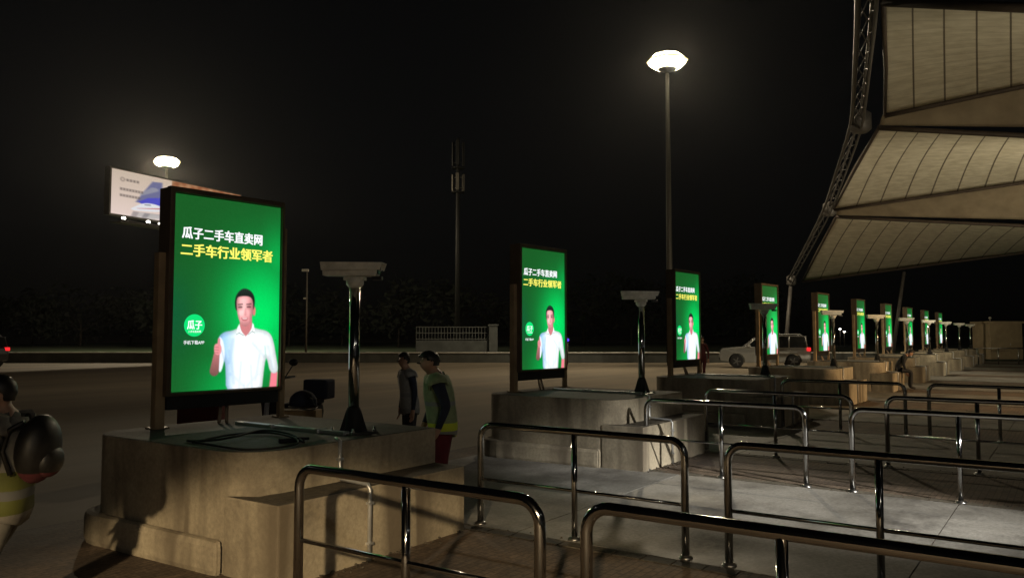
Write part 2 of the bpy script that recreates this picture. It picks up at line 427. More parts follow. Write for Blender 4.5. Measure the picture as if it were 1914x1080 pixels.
def paint_screen(nx, ny):
    x = np.linspace(0, .635, nx); y = np.linspace(0, 1, ny); X, Y = np.meshgrid(x, y, indexing='ij'); px = .0046
    def C(*c): return np.array(c, float)
    g = np.exp(-(((X - .52) / .25) ** 2 + ((Y - .62) / .34) ** 2)); g2 = np.exp(-(((X - .33) / .2) ** 2 + ((Y - 1.02) / .22) ** 2)) * .55
    g3 = np.exp(-(((X - .62) / .14) ** 2 + ((Y - .30) / .2) ** 2)) * .55
    t = np.clip(np.maximum(g, np.maximum(g2, g3)), 0, 1)[..., None]
    base = C(22, 86, 34) * (1 - t) + C(0, 222, 98) * t
    tl = (np.exp(-((X / .12) ** 2)) * np.exp(-(((Y - .62) / .2) ** 2)))[..., None]  # teal tint at the left: lens flare painted into the picture
    img = base * (1 - tl * .5) + C(10, 84, 62) * tl * .5
    n = rng.normal(0, 1, (nx, ny))
    # skin of the hanging forearm
    sk = C(236, 150, 150)
    img = over(img, sdpoly(X, Y, [(.588, .92), (.632, .92), (.626, 1.02), (.577, 1.02)]), C(240, 128, 142), px, 1, 2)
    # shirt
    shirt = smooth_poly([(.385, .675), (.345, .692), (.300, .697), (.272, .715), (.262, .735), (.262, .76), (.278, .80), (.296, .84), (.308, .88), (.313, 1.04), (.530, 1.04), (.541, .92), (.552, .845), (.562, .845), (.584, .93), (.640, .924), (.622, .84), (.603, .75), (.585, .712), (.555, .69), (.50, .682), (.455, .668)], 2)
    sd = sdpoly(X, Y, shirt)
    sh = np.clip((X - .30) / .07, 0, 1)[..., None]
    top = np.clip((.76 - Y) / .08, 0, 1)[..., None]
    scol = C(168, 214, 255) * (1 - sh) + C(250, 254, 255) * sh
    scol = scol * (1 - top * .12) + C(190, 255, 225) * top * .12
    fold = np.clip(np.sin(X * 95 + Y * 31) * np.sin(Y * 40 - X * 20), 0, 1)[..., None] * np.clip((np.abs(X - .42) - .06) / .06, 0, 1)[..., None]
    scol = scol - fold * C(12, 9, 6)
    rim = np.clip(-sd / .03, 0, 1)[..., None]; scol = scol * (.80 + .20 * rim)
    wr = np.zeros_like(X)
    for (a_, c_, w_) in (((.33, .80), (.36, .97), .006), ((.35, .74), (.33, .86), .006), ((.52, .80), (.49, .96), .006), ((.47, .76), (.54, .83), .006), ((.40, .86), (.39, 1.0), .005), ((.46, .88), (.47, 1.0), .005), ((.57, .78), (.60, .90), .006), ((.34, .92), (.42, .99), .006), ((.50, .93), (.44, .99), .006)):
        wr = np.maximum(wr, np.exp(-(np.maximum(sdcap(X, Y, a_, c_, .0005, .001), 0) / (w_ * 1.7)) ** 2))
    scol = scol - wr[..., None] * C(24, 18, 13)
    img = over(img, sd, scol, px, 1, 1.6)
    img = over(img, sdcap(X, Y, (.424, .722), (.421, 1.0), .0004, .0006), C(176, 190, 205), px, .6, 1.4)
    img = over(img, sdcap(X, Y, (.546, .775), (.556, .85), .0015, .0035), C(150, 205, 190), px, .7, 2.5)
    # sleeve behind the raised hand
    slv = smooth_poly([(.266, .72), (.290, .74), (.303, .80), (.300, .85), (.281, .915), (.262, .90), (.268, .83), (.268, .77)], 2)
    img = over(img, sdpoly(X, Y, slv), C(238, 246, 255), px, 1, 1.6)
    img = over(img, sdcap(X, Y, (.281, .785), (.300, .852), .0015, .0025), C(160, 190, 215), px, .7, 2.2)
    # raised forearm, fist and thumb
    ff = np.clip((Y - .80) / .12, 0, 1)[..., None]
    fcol = C(196, 118, 120) * (1 - ff) + C(122, 84, 78) * ff
    img = over(img, sdcap(X, Y, (.243, .902), (.256, .812), .0265, .0165), fcol, px, 1, 1.4)
    img = over(img, sdpoly(X, Y, smooth_poly([(.240, .765), (.262, .757), (.280, .768), (.283, .795), (.276, .818), (.252, .82), (.238, .80)], 2)), C(232, 146, 150), px, 1, 1.2)
    img = over(img, sdcap(X, Y, (.266, .765), (.267, .738), .0085, .0065), C(222, 140, 146), px, 1, 1.2)
    for k, yy in enumerate((.778, .792, .806)):
        img = over(img, sdcap(X, Y, (.241, yy), (.264, yy + .002), .0008, .0014), C(150, 78, 84), px, .75, 1.2)
    # neck, collar
    img = over(img, sdpoly(X, Y, [(.388, .63), (.462, .625), (.465, .672), (.452, .70), (.425, .722), (.402, .70), (.388, .672)]), C(206, 126, 128), px, 1, 1.6)
    img = over(img, sdpoly(X, Y, [(.386, .655), (.395, .69), (.412, .716), (.396, .712), (.385, .703), (.368, .712), (.374, .675)]), C(244, 252, 252), px, 1, 1.2)
    img = over(img, sdpoly(X, Y, [(.466, .648), (.461, .68), (.440, .712), (.455, .706), (.466, .694), (.482, .702), (.474, .66)]), C(250, 254, 254), px, 1, 1.2)
    for a, c in (((.368, .713), (.385, .704)), ((.385, .704), (.413, .718)), ((.481, .703), (.466, .695)), ((.466, .695), (.441, .713))):
        img = over(img, sdcap(X, Y, a, c, .0012, .0012), C(96, 120, 118), px, .8, 1.4)
    # head
    img = over(img, sdell(X, Y, (.474, .585), .010, .026), C(216, 126, 120), px)
    hair = smooth_poly([(.358, .572), (.355, .530), (.366, .495), (.392, .470), (.414, .463), (.446, .471), (.470, .495), (.479, .528), (.474, .575), (.46, .58), (.37, .59)], 2)
    hs_ = (np.sin(X * 520 + Y * 160) * .5 + .5)[..., None] * np.clip((.52 - Y) / .05, 0, 1)[..., None]
    img = over(img, sdpoly(X, Y, hair), C(22, 30, 26) + hs_ * C(26, 30, 28), px, 1, 1.5)
    face = smooth_poly([(.366, .515), (.395, .506), (.435, .504), (.462, .516), (.470, .555), (.468, .600), (.455, .645), (.434, .668), (.410, .670), (.390, .650), (.374, .612), (.366, .565)], 3)
    lit = np.exp(-(((X - .405) / .035) ** 2 + ((Y - .57) / .06) ** 2))[..., None]
    fc = C(226, 148, 150) * (1 - lit) + C(255, 200, 198) * lit
    edge = np.clip((X - .440) / .032, 0, 1)[..., None]; fc = fc * (1 - edge * .30)
    edl = np.clip((.388 - X) / .022, 0, 1)[..., None]; fc = fc * (1 - edl * .22)
    jaw = np.clip((Y - .635) / .035, 0, 1)[..., None]; fc = fc * (1 - jaw * .22)
    sock = (np.exp(-(((X - .389) / .014) ** 2 + ((Y - .562) / .010) ** 2)) + np.exp(-(((X - .441) / .014) ** 2 + ((Y - .560) / .010) ** 2)))[..., None]; fc = fc * (1 - sock * .26)
    chk = (np.exp(-(((X - .392) / .016) ** 2 + ((Y - .600) / .016) ** 2)) + .6 * np.exp(-(((X - .445) / .014) ** 2 + ((Y - .598) / .016) ** 2)))[..., None]; fc = fc + chk * C(16, 22, 20)
    frl = np.exp(-(((X - .412) / .03) ** 2 + ((Y - .525) / .014) ** 2))[..., None]; fc = fc + frl * C(10, 18, 16)
    img = over(img, sdpoly(X, Y, face), fc, px, 1, 1.5)
    for ex, ey in ((.389, .566), (.441, .563)):
        img = over(img, sdcap(X, Y, (ex - .013, ey - .014), (ex + .013, ey - .017), .0016, .0022), C(46, 28, 28), px, .9, 1.3)
        img = over(img, sdcap(X, Y, (ex - .010, ey + .001), (ex + .010, ey), .0020, .0020), C(46, 22, 24), px, .95, 1.3)
        img = over(img, sdell(X, Y, (ex, ey + .010), .012, .005), C(196, 112, 116), px, .4, 2)
    img = over(img, sdcap(X, Y, (.421, .575), (.419, .604), .002, .007), C(190, 100, 104), px, .45, 2.6)
    img = over(img, sdell(X, Y, (.410, .598), .005, .010), C(255, 205, 200), px, .6, 2.4)
    img = over(img, sdpoly(X, Y, smooth_poly([(.394, .620), (.416, .624), (.440, .618), (.433, .636), (.416, .640), (.401, .636)], 2)), C(176, 84, 90), px, .8, 1.4)
    img = over(img, sdpoly(X, Y, smooth_poly([(.400, .622), (.416, .625), (.436, .620), (.430, .630), (.416, .632), (.404, .630)], 2)), C(250, 222, 220), px, .9, 1.2)
    img = over(img, sdcap(X, Y, (.382, .607), (.386, .630), .001, .0015), C(186, 100, 104), px, .5, 2)
    img = over(img, sdcap(X, Y, (.452, .604), (.450, .628), .001, .0015), C(176, 92, 98), px, .5, 2)
    img = np.clip(img + n[..., None] * 2.0, 0, 255) / 255
    return np.where(img <= .04045, img / 12.92, ((img + .055) / 1.055) ** 2.4)
def grid_mesh(name, w, h, nx, ny, cols, m):
    """upright sheet in the XZ plane facing -Y, row 0 of cols at the top"""
    x = np.linspace(0, w, nx); z = np.linspace(h, 0, ny)
    X, Z = np.meshgrid(x, z, indexing='ij')
    co = np.stack([X, np.zeros_like(X), Z], -1).reshape(-1, 3)
    ii, jj = np.meshgrid(np.arange(nx - 1), np.arange(ny - 1), indexing='ij')
    a = (ii * ny + jj).ravel(); q = np.stack([a, a + 1, a + ny + 1, a + ny], -1)
    me = bpy.data.meshes.new(name); me.from_pydata(co.tolist(), [], q.tolist())
    at = me.color_attributes.new('Col', 'FLOAT_COLOR', 'POINT')
    buf = np.ones((nx * ny, 4), np.float32); buf[:, :3] = cols.reshape(-1, 3); at.data.foreach_set('color', buf.ravel())
    me.materials.append(m); me.update(); return me
def text_mesh(body, height, width, bold, m, name):
    """text scaled to a width and height, in XZ facing -Y, origin at its lower left; thickened by laying shifted copies over each other"""
    c = bpy.data.curves.new('t', 'FONT'); c.body = body; c.size = 1.0; c.resolution_u = 2
    o = bpy.data.objects.new('t', c); COL.objects.link(o)
    dg = bpy.context.evaluated_depsgraph_get(); me = bpy.data.meshes.new_from_object(o.evaluated_get(dg))
    bpy.data.objects.remove(o)
    co = np.empty(len(me.vertices) * 3); me.vertices.foreach_get('co', co); co = co.reshape(-1, 3)
    fs = [tuple(p.vertices) for p in me.polygons]; bpy.data.meshes.remove(me)
    V = []; F = []
    for k, (dx, dy) in enumerate(((0, 0), (1, .5), (-1, .5), (1, -.5), (-1, -.5), (.5, 0), (-.5, 0))):
        q = len(V) * 1; q = sum(len(x) for x in V)
        V.append(np.stack([co[:, 0] + dx * bold, np.full(len(co), -.0002 * k), co[:, 1] + dy * bold], -1)); F += [tuple(i + q for i in f) for f in fs]
    V = np.concatenate(V); mn = V.min(0); mx = V.max(0)
    V[:, 0] = (V[:, 0] - mn[0]) / (mx[0] - mn[0]) * width; V[:, 2] = (V[:, 2] - mn[2]) / (mx[2] - mn[2]) * height
    me = bpy.data.meshes.new(name); me.from_pydata(V.tolist(), [], F); me.materials.append(m); me.update(); return me
def link(me, name, parent, loc):
    o = bpy.data.objects.new(name, me); COL.objects.link(o); o.parent = parent; o.location = loc; return o

NX, NY = 168, 266
K = SH                                          # picture unit (screen height)
def make_sign():
    t = thing('display_sign', '', 'display sign', (0, 0, 0), 0, 'green lit display signs on the islands')
    D = .16                                     # cabinet depth
    b = MB()                                    # cabinet: back box and four frame bars round the screen
    b.box(-.05, SW + .03, .02, D, -.03, SH + .05, bev=.008)
    b.box(-.055, -.006, -.045, .02, -.035, SH + .055, bev=.006); b.box(SW + .006, SW + .035, -.03, .02, -.035, SH + .055, bev=.005)
    b.box(-.006, SW + .006, -.045, .02, SH + .006, SH + .055, bev=.006); b.box(-.006, SW + .006, -.035, .02, -.035, -.006, bev=.005)
    b.build('cabinet', M['frame'], t)
    b = MB(); b.box(-.01, SW + .02, .015, .13, -.16, -.037, bev=.008); b.build('lower_panel', M['black'], t)
    base = .862 - 1.18
    for x, w in ((-.115, .088), (SW + .04, .06)):
        b = MB(); b.box(x, x + w, .02, .02 + w, base, SH - .55 if x < 0 else SH - .2, bev=.006)
        b.box(x - .03, x + w + .03, -.01, .05 + w, base, base + .012)
        b.build('post', M['post_brown'], t)
    b = MB()
    b.tube([(.58, .10, -.16), (.50, .0, base + .01)], .017, 6); b.tube([(.64, .10, -.16), (.58, .0, base + .01)], .017, 6)
    b.build('brace', M['timber'], t)
    me = grid_mesh('screen', SW, SH, NX, NY, paint_screen(NX, NY), M['screen'])
    s = link(me, 'screen', t, (0, 0, 0))
    def put(me, name, x, ybot): return link(me, name, s, (x * K, -.002, (1 - ybot) * K))
    put(text_mesh('瓜子二手车直卖网', .062 * K, .472 * K, .034, M['t_white'], 'headline'), 'headline_lettering', .047, .224)
    put(text_mesh('二手车行业领军者', .066 * K, .545 * K, .036, M['t_yellow'], 'slogan'), 'slogan_lettering', .042, .313)
    b = MB(); vs = [b.bm.verts.new((.057 * K * math.cos(a), 0, .057 * K * math.sin(a))) for a in [2 * math.pi * k / 40 for k in range(40)]]
    b._face(vs); d = b.build('emblem_disc', M['t_mint'], s); d.location = (.126 * K, -.002, (1 - .666) * K)
    link(text_mesh('瓜子', .046 * K, .083 * K, .03, M['t_white'], 'emblem_lettering'), 'emblem_lettering', s, (.085 * K, -.004, (1 - .686) * K))
    link(text_mesh('二手车直卖网', .011 * K, .07 * K, .01, M['t_white'], 'emblem_line'), 'emblem_small_lettering', s, (.091 * K, -.004, (1 - .703) * K))
    link(text_mesh('手机下载APP', .020 * K, .114 * K, .012, M['t_white'], 'caption'), 'caption_lettering', s, (.068 * K, -.002, (1 - .763) * K))
    return t
SL = ['largest green display sign, nearest, with loose cables below it',
      'second largest green display sign, right of the yellow vest worker',
      'third green display sign, directly in front of the tall lamp mast',
      'fourth green display sign, standing in front of the white car',
      'fifth green display sign, just right of the white car tail light',
      'sixth green display sign from the largest, partly behind a camera pole',
      'seventh green display sign from the largest',
      'eighth green display sign from the largest',
      'ninth green display sign, last but one in the row',
      'tenth and smallest green display sign at the far end of the row']
sign = make_sign(); sign.rotation_euler.z = R(-3.5)
for i in range(NI):
    c = sign if i == 0 else copy_tree(sign)
    c.location = (4.2 + PER * i, 6.69, 1.18); c['label'] = SL[i]

# ------------------------------------------------------------------ surveillance cameras on poles
def make_campole():
    t = thing('camera_pole', '', 'surveillance camera', (0, 0, 0), 0, 'surveillance cameras on steel poles')
    z0 = .862
    MB().tube([(0, 0, z0 + .02), (0, 0, 2.14)], .046, 20).build('pole', M['steel'], t)
    b = MB()
    b.box(-.15, .15, -.15, .15, z0, z0 + .014, bev=.004)
    for sx, sy in ((1, 1), (1, -1), (-1, 1), (-1, -1)):
        b.lathe([(.016, 0), (.016, .018), (.009, .02), (.009, .04)], 8, (.125 * sx, .125 * sy, z0 + .014))
    b.build('base_plate', M['steel_dull'], t)
    b = MB(); b.lathe([(.078, 0), (.075, .03), (.064, .17), (.054, .20), (.048, .205)], 20, (0, 0, z0 + .014))
    for k in range(4):
        a = R(45 + 90 * k); m = Matrix.Rotation(a, 4, 'Z')
        t2 = bmesh.new(); q = [(.04, -.006, z0 + .014), (.118, -.006, z0 + .014), (.06, -.006, z0 + .20), (.04, -.006, z0 + .20)]
        A = [t2.verts.new(p) for p in q]; B = [t2.verts.new((p[0], .006, p[2])) for p in q]
        t2.faces.new(A); t2.faces.new(B[::-1])
        for j in range(4): t2.faces.new([A[j], B[j], B[(j + 1) % 4], A[(j + 1) % 4]])
        b.merge(t2, m)
    b.build('pole_shoe', M['matt_black'], t)
    rot = Matrix.Rotation(R(-60), 4, 'Z')
    b = MB(); b.lathe([(.048, 2.10), (.075, 2.13), (.075, 2.175), (.05, 2.19)], 16); b.box(-.09, .09, -.05, .05, 2.165, 2.195, rot, .006)
    b.build('mount', M['housing'], t)
    h = MB()                                        # weather housing: long box, sloping sun shield, glass front
    prof = [(-.27, 2.205), (.19, 2.198), (.205, 2.215), (.205, 2.285), (.19, 2.30), (-.27, 2.305)]
    t2 = MB(); t2.prism(prof, -.068, .068, 'y', .008); t2.bm.transform(rot); me_b = t2.bm; h.merge(me_b)
    housing = h.build('housing', M['housing'], t)
    s = MB(); s.prism([(-.285, 2.312), (.255, 2.306), (.255, 2.314), (-.285, 2.322)], -.085, .085, 'y')
    s.prism([(-.275, 2.25), (.235, 2.25), (.255, 2.306), (-.285, 2.312)], .078, .085, 'y'); s.prism([(-.275, 2.25), (.235, 2.25), (.255, 2.306), (-.285, 2.312)], -.085, -.078, 'y')
    s.bm.transform(rot); s.build('sun_shield', M['housing'], housing)
    l = MB(); l.box(.2055, .212, -.055, .055, 2.215, 2.285); l.bm.transform(rot); l.build('front_glass', M['glass'], housing)
    w = MB(); w.tube([(.22, 0, 2.215), (.235, .02, 2.25)], .006, 6); w.box(.15, .24, -.03, .03, 2.165, 2.197, bev=.006); w.bm.transform(rot); w.build('wiper', M['black'], housing)
    return t
PL = ['nearest pole mounted surveillance camera, right of the largest green display',
      'second pole mounted surveillance camera, right of the second display',
      'third pole mounted surveillance camera, in front of the white car bonnet',
      'fourth pole mounted surveillance camera, right of the white car tail light',
      'fifth pole mounted surveillance camera, overlapping the sixth display',
      'sixth pole mounted surveillance camera in the row', 'seventh pole mounted surveillance camera in the row',
      'eighth pole mounted surveillance camera in the row', 'ninth pole mounted surveillance camera, last but one',
      'tenth and farthest pole mounted surveillance camera']
cp = make_campole()
for i in range(NI):
    c = cp if i == 0 else copy_tree(cp)
    c.location = (4.9 + PER * i, 5.07, 0); c['label'] = PL[i]

# ------------------------------------------------------------------ steel railings
def make_rail(x, y0, ys, h, zmid, label, group, open_end=False):
    """top rail bends down into the end posts; ys lists the posts (first and last are the ends)"""
    t = thing('steel_railing', label, 'railing', (x, ys[0], 0), 0, group)
    r = .03; cr = .12; a = ys[0] - ys[0]; e = ys[-1] - ys[0]
    pts = [(0, a, .02), (0, a, h - cr)]
    for k in range(1, 7):
        th = R(90 * k / 6); pts.append((0, a - cr * (1 - math.cos(th)), h - cr + cr * math.sin(th)))
    for k in range(0, 7):
        th = R(90 * k / 6); pts.append((0, e + cr * (1 - math.sin(th)), h - cr + cr * math.cos(th)))
    pts.append((0, e, .02))
    MB().tube(pts, r, 18).build('top_rail', M['steel'], t)
    for y in ys[1:-1]:
        MB().tube([(0, y - ys[0], .01), (0, y - ys[0], h - .012)], .0255, 16).build('middle_post', M['steel'], t)
    MB().tube([(0, a - .01, zmid), (0, e + .01, zmid)], .014, 12).build('lower_bar', M['steel'], t)
    for y in ys:
        MB().lathe([(.056, 0), (.056, .006), (.046, .018), (.032, .024)], 18, (0, y - ys[0], 0)).build('floor_flange', M['steel_dull'], t)
    return t
G1 = 'short three post steel railings'; G2 = 'long steel railings on the right'
make_rail(3.35, 0, [3.93, 3.05, 2.17], .885, .45, 'nearest short polished railing, in front of the nearest island step', G1)
make_rail(3.35, 0, [1.91, 1.0, .05, -.9, -1.85], .895, .45, 'nearest long polished railing, crossing the bottom right corner', G2)
make_rail(5.87, 0, [4.44, 3.46, 2.48], .885, .40, 'short polished railing at the end of the nearest island step, second from camera', G1)
make_rail(5.87, 0, [2.14, 1.10, .06, -.98, -2.0], .885, .40, 'second long polished railing, right behind the frontmost one', G2)
make_rail(9.37, 0, [4.47, 3.49, 2.51], .875, .40, 'third short polished railing, in front of the second island step', G1)
make_rail(9.37, 0, [2.02, .99, -.05, -1.1, -2.1], .885, .40, 'third long polished railing, bright lane in front of it', G2)
make_rail(11.40, 0, [4.47, 3.46, 2.45], .875, .40, 'fourth short polished railing, beside the third island', G1)
make_rail(11.40, 0, [2.02, 1.0, 0, -1.0, -2.0], .885, .40, 'fourth long railing, dim, behind the bright post', G2)
make_rail(14.95, 0, [4.40, 3.4, 2.36], .87, .40, 'farthest short railing, with the dark seated figure behind its end', G1)
make_rail(14.95, 0, [2.0, 1.0, 0, -1.0, -2.0], .87, .40, 'farthest long railing in the dim background', G2)
p = atz(1829, 681); q = atz(1912, 681)
d = (q - p)
t = thing('barrier_railing', 'small distant railing in front of the beige booth', 'railing', (p.x, p.y, 0), math.atan2(d.y, d.x))
L_ = d.length
for k in range(3): MB().tube([(L_ * k / 2.2, 0, 0), (L_ * k / 2.2, 0, .92)], .035, 10).build('post', M['steel'], t)
MB().tube([(-.05, 0, .92), (L_ * 1.4, 0, .92)], .03, 10).build('rail', M['steel_dull'], t)

# ------------------------------------------------------------------ canopy
P0, P1, P2, P3 = atd(1500, 525, 58), atd(1562, 397, 42), atd(1640, 228, 27), atd(1650, 2, 15)
E0, E1, E2, E3 = atd(1475, 527, 58), atd(1545, 395, 42), atd(1600, 235, 27), atd(1618, 2, 15)
canopy = thing('tensile_canopy', 'pale tensile membrane canopy with dark seams and edge truss at upper right', 'canopy', (E1.x, E1.y, 0))
CO = Vector((E1.x, E1.y, 0))
def at_x(x, y, u):
    d = ray(x, y); t_ = u / d[0]; return Vector((u, d[1] * t_, d[2] * t_ + CZ))
def panel(name, bl, br, tl, tr, strips, cross, sag, nu=40, nv=16, m='membrane'):
    b = MB(); uvl = b.bm.loops.layers.uv.new('UVMap'); V = []
    for i in range(nu + 1):
        row = []
        for j in range(nv + 1):
            s, r = i / nu, j / nv
            p = (bl.lerp(br, s)).lerp(tl.lerp(tr, s), r); p = p - CO
            p.z += sag * math.sin(math.pi * r) * (.4 + .6 * math.sin(math.pi * min(1, s + .25)))
            row.append(b.bm.verts.new(p))
        V.append(row)
    for i in range(nu):
        for j in range(nv):
            f = b._face([V[i][j], V[i + 1][j], V[i + 1][j + 1], V[i][j + 1]]); f.smooth = True
            for lp, (a, c) in zip(f.loops, ((i, j), (i + 1, j), (i + 1, j + 1), (i, j + 1))):
                lp[uvl].uv = (a / nu * strips + .02, c / nv * cross)
    o = b.build(name, M[m], canopy, recalc=False)
    md = o.modifiers.new('thickness', 'SOLIDIFY'); md.thickness = .02
    return o
A_br = at_x(2060, 452, P0.x); A_tl = P1 + Vector((.6, .1, -.12)); A_tr = at_x(2130, 430, P1.x + 1)
B_bl = P1 + Vector((-.4, 0, .12)); B_br = at_x(2130, 308, P1.x - 1); B_tl = P2 + Vector((.3, 0, -.1)); B_tr = at_x(2130, 262, P2.x + .8)
C_bl = P2 + Vector((-.4, -.3, .12)); C_br = at_x(2130, 112, P2.x - .8); C_tl = P3; C_tr = at_x(2130, 22, P3.x)
panel('membrane', P0, A_br, A_tl, A_tr, 14, 22, .25)
panel('membrane', B_bl, B_br, B_tl, B_tr, 11, 20, .30)
panel('membrane', C_bl, C_br, C_tl, C_tr, 7.4, 14, .25)
for (a, c, e, f) in ((A_tl, A_tr, B_bl, B_br), (B_tl, B_tr, C_bl, C_br)):
    up = Vector((0, 0, .35))
    panel('valley_membrane', a + up * .1, c + up, e + up * .1, f + up, .9, 1, .1, m='valley')
def rope(name, pts, r):
    MB().tube([Vector(p_) - CO for p_ in pts], r, 8).build(name, M['rope'], canopy)
for a, c in ((P0, A_br), (A_tl, A_tr), (B_bl, B_br), (B_tl, B_tr), (C_bl, C_br)):
    rope('edge_cable', [a.lerp(c, k / 6) - Vector((0, 0, .05)) for k in range(7)], .085)
rope('ridge_beam', [P3 + (C_tr - P3) * k - Vector((0, 0, .02)) for k in (0, .5, 1)], .09)
rope('edge_cable', [P0, P0.lerp(A_tl, .5) + Vector((0, -.05, .1)), A_tl], .07)
rope('edge_cable', [B_bl, B_bl.lerp(B_tl, .5) + Vector((0, -.05, .12)), B_tl], .06)
rope('edge_cable', [C_bl, C_bl.lerp(C_tl, .5) + Vector((0, -.05, .1)), C_tl], .05)
E4 = E3 + (E3 - E2) * .55 + Vector((0, .25, -.2))
nodes = []
for a, c in ((E0, E1), (E1, E2), (E2, E3), (E3, E4)):
    for k in range(8): nodes.append(a.lerp(c, k / 8))
for _ in range(2):
    nodes = [nodes[0]] + [(nodes[i - 1] + nodes[i] * 2 + nodes[i + 1]) / 4 for i in range(1, len(nodes) - 1)] + [nodes[-1]]
in1 = []
b = MB(); b.tube([p_ - CO + Vector((0, .12, .1)) for p_ in nodes], .06, 10); b.build('edge_chord', M['truss'], canopy)
b = MB(); b.tube([p_ - CO + Vector((.0, -.16, .30)) for p_ in nodes], .04, 8); b.build('edge_chord', M['truss'], canopy)
b = MB(); b.tube([p_ - CO + Vector((.0, -.2, -.12)) for p_ in nodes], .04, 8); b.build('edge_chord', M['truss'], canopy)
b = MB()
for i in range(len(nodes) - 1):
    a, c = nodes[i] - CO, nodes[i + 1] - CO
    o1, o2, o3 = Vector((0, .12, .1)), Vector((0, -.16, .30)), Vector((0, -.2, -.12))
    b.tube([a + o1, c + o2], .014, 6); b.tube([a + o2, c + o3], .014, 6); b.tube([a + o3, c + o1], .014, 6)
b.build('lattice', M['truss'], canopy)
for e in (E0, E1, E2):
    b = MB(); b.lathe([(.2, -.32), (.34, -.2), (.34, .3), (.2, .42)], 12, e - CO + Vector((0, -.15, .05))); b.build('node_joint', M['truss'], canopy)
b = MB(); b.tube([E0 - CO + Vector((0, -.1, -.3)), Vector((E0.x - CO.x, E0.y - CO.y + .4, 0))], [.12, .16], 12); b.build('mast', M['truss'], canopy)
b = MB(); q1 = at_x(1690, 508, P0.x - .2); q2 = Vector((q1.x, q1.y + .9, 0))
b.tube([q1 - CO, q2 - CO], [.1, .14], 12); b.build('mast', M['truss'], canopy)

# ------------------------------------------------------------------ high lamp masts
def lamp_mast(base, top, label, seed, power, s=1.0):
    t = thing('floodlight_mast', label, 'lamp mast', (base.x, base.y, 0), 0, 'tall floodlight masts')
    H = top.z; turn = Matrix.Rotation(.35 * seed, 4, 'Z')
    MB().tube([(0, 0, 0), (0, 0, H * .5), (0, 0, H - .62)], [.20, .15, .10], 14).build('pole', M['mast'], t)
    b = MB(); b.lathe([(.2, .50), (.62, .45), (.66, .38), (.60, .362)], 8, (0, 0, H), smooth=False); b.lathe([(.12, -.62), (.5, -.50), (.55, -.442)], 8, (0, 0, H), smooth=False); b.bm.transform(turn); c = b.build('lantern_frame', M['lamp_case'], t)
    b = MB(); b.lathe([(.58, .36), (.80, .32), (1.12, .05), (.98, -.22), (.60, -.44)], 8, (0, 0, H), smooth=False); b.bm.transform(turn); b.build('lantern_glass', M['lamp'], t)  # glass made as wide as the lamp's glare
    b = MB(); b.lathe([(1.11, .07), (1.16, .02), (1.13, -.04), (1.10, .0)], 8, (0, 0, H), smooth=False); b.bm.transform(turn); b.build('glare_fringe', M['lamp_fringe'], t)  # no real rim: glowing band added for the yellow glare fringe
    for k in range(4):
        an = HEAD + R(180 + 90 * k); d = Vector((math.cos(an), math.sin(an), 0)); p0 = Vector((base.x, base.y, H - .55)) + d * 1.25
        spot('mast_light', p0, p0 + d * 1.0 + Vector((0, 0, -.80)), power, 116, (1, .83, .57), .6, .35, t)
    return t
p = atd(1247, 115, 45); lamp_mast(p, p, 'tall lit floodlight mast rising behind the third display, right of centre', 1, 4800)
p = atd(312, 303, 70); lamp_mast(p, p, 'distant lit floodlight mast just above the billboard at left', 2, 12000)

# ------------------------------------------------------------------ unseen flood lamps behind and right of the camera, with an added fill and canopy uplights
def flood_or_added_post(loc, target, power, deg, col, label, blend=.6, size=.15, up=None):
    x, y, z = loc
    t = thing('flood_or_added_lamp', label, 'lamp post', (x, y, 0), 0, 'flood lamp posts along the walkway')
    MB().tube([(0, 0, 0), (0, 0, z + .05)], [.07, .05], 12).build('pole', M['galv'], t)
    d = (Vector(target) - Vector(loc)).normalized()
    m = Matrix.Translation(Vector((0, 0, z)) + d * .14) @ d.to_track_quat('X', 'Z').to_matrix().to_4x4()
    b = MB(); b.prism([(-.06, -.12), (.08, -.17), (.08, .17), (-.06, .12)], -.2, .2, 'y', .012); b.bm.transform(m); h = b.build('lamp_head', M['lamp_case'], t)
    b = MB(); b.box(.082, .088, -.18, .18, -.15, .15); b.bm.transform(m); b.build('lens', M['lamp_small'], h)
    spot('flood_beam', Vector(loc) + d * .32, target, power, deg, col, blend, size, t)
CREAM = (1, .86, .6); WARM = (1, .75, .43); NEUT = (1, .96, .87); ORNG = (1, .62, .28)
flood_or_added_post((-9, -4.6, 5.6), (-2.4, -.2, .0), 9000, 38.2, WARM, 'warm hooded flood lamp post behind the viewer', .10, .2)
flood_or_added_post((-4, -8.5, 6.5), (8, 5, 1.4), 330, 70, (1, .92, .78), 'added broad fill lamp behind the viewer', .9)  # unseen fill lamp added to lighten everything that faces the camera
flood_or_added_post((5.5, -7.5, 5.5), (8.6, 2.4, 0), 11000, 19, NEUT, 'white flood lamp post right of the viewer', .85)
flood_or_added_post((24, -9, 6), (25, 4.5, 0), 4800, 62, ORNG, 'orange flood lamp post beside the far walkway', .8)
flood_or_added_post((30, -7, 2.0), (40, 4, 8), 5200, 95, CREAM, 'added uplight for the canopy underside', .9)  # unseen uplight added to brighten the membrane from below
flood_or_added_post((14, -6, 2.2), (25, 2, 8.5), 2500, 90, CREAM, 'added low uplight for the canopy front', .9)  # second added uplight, for the near panels

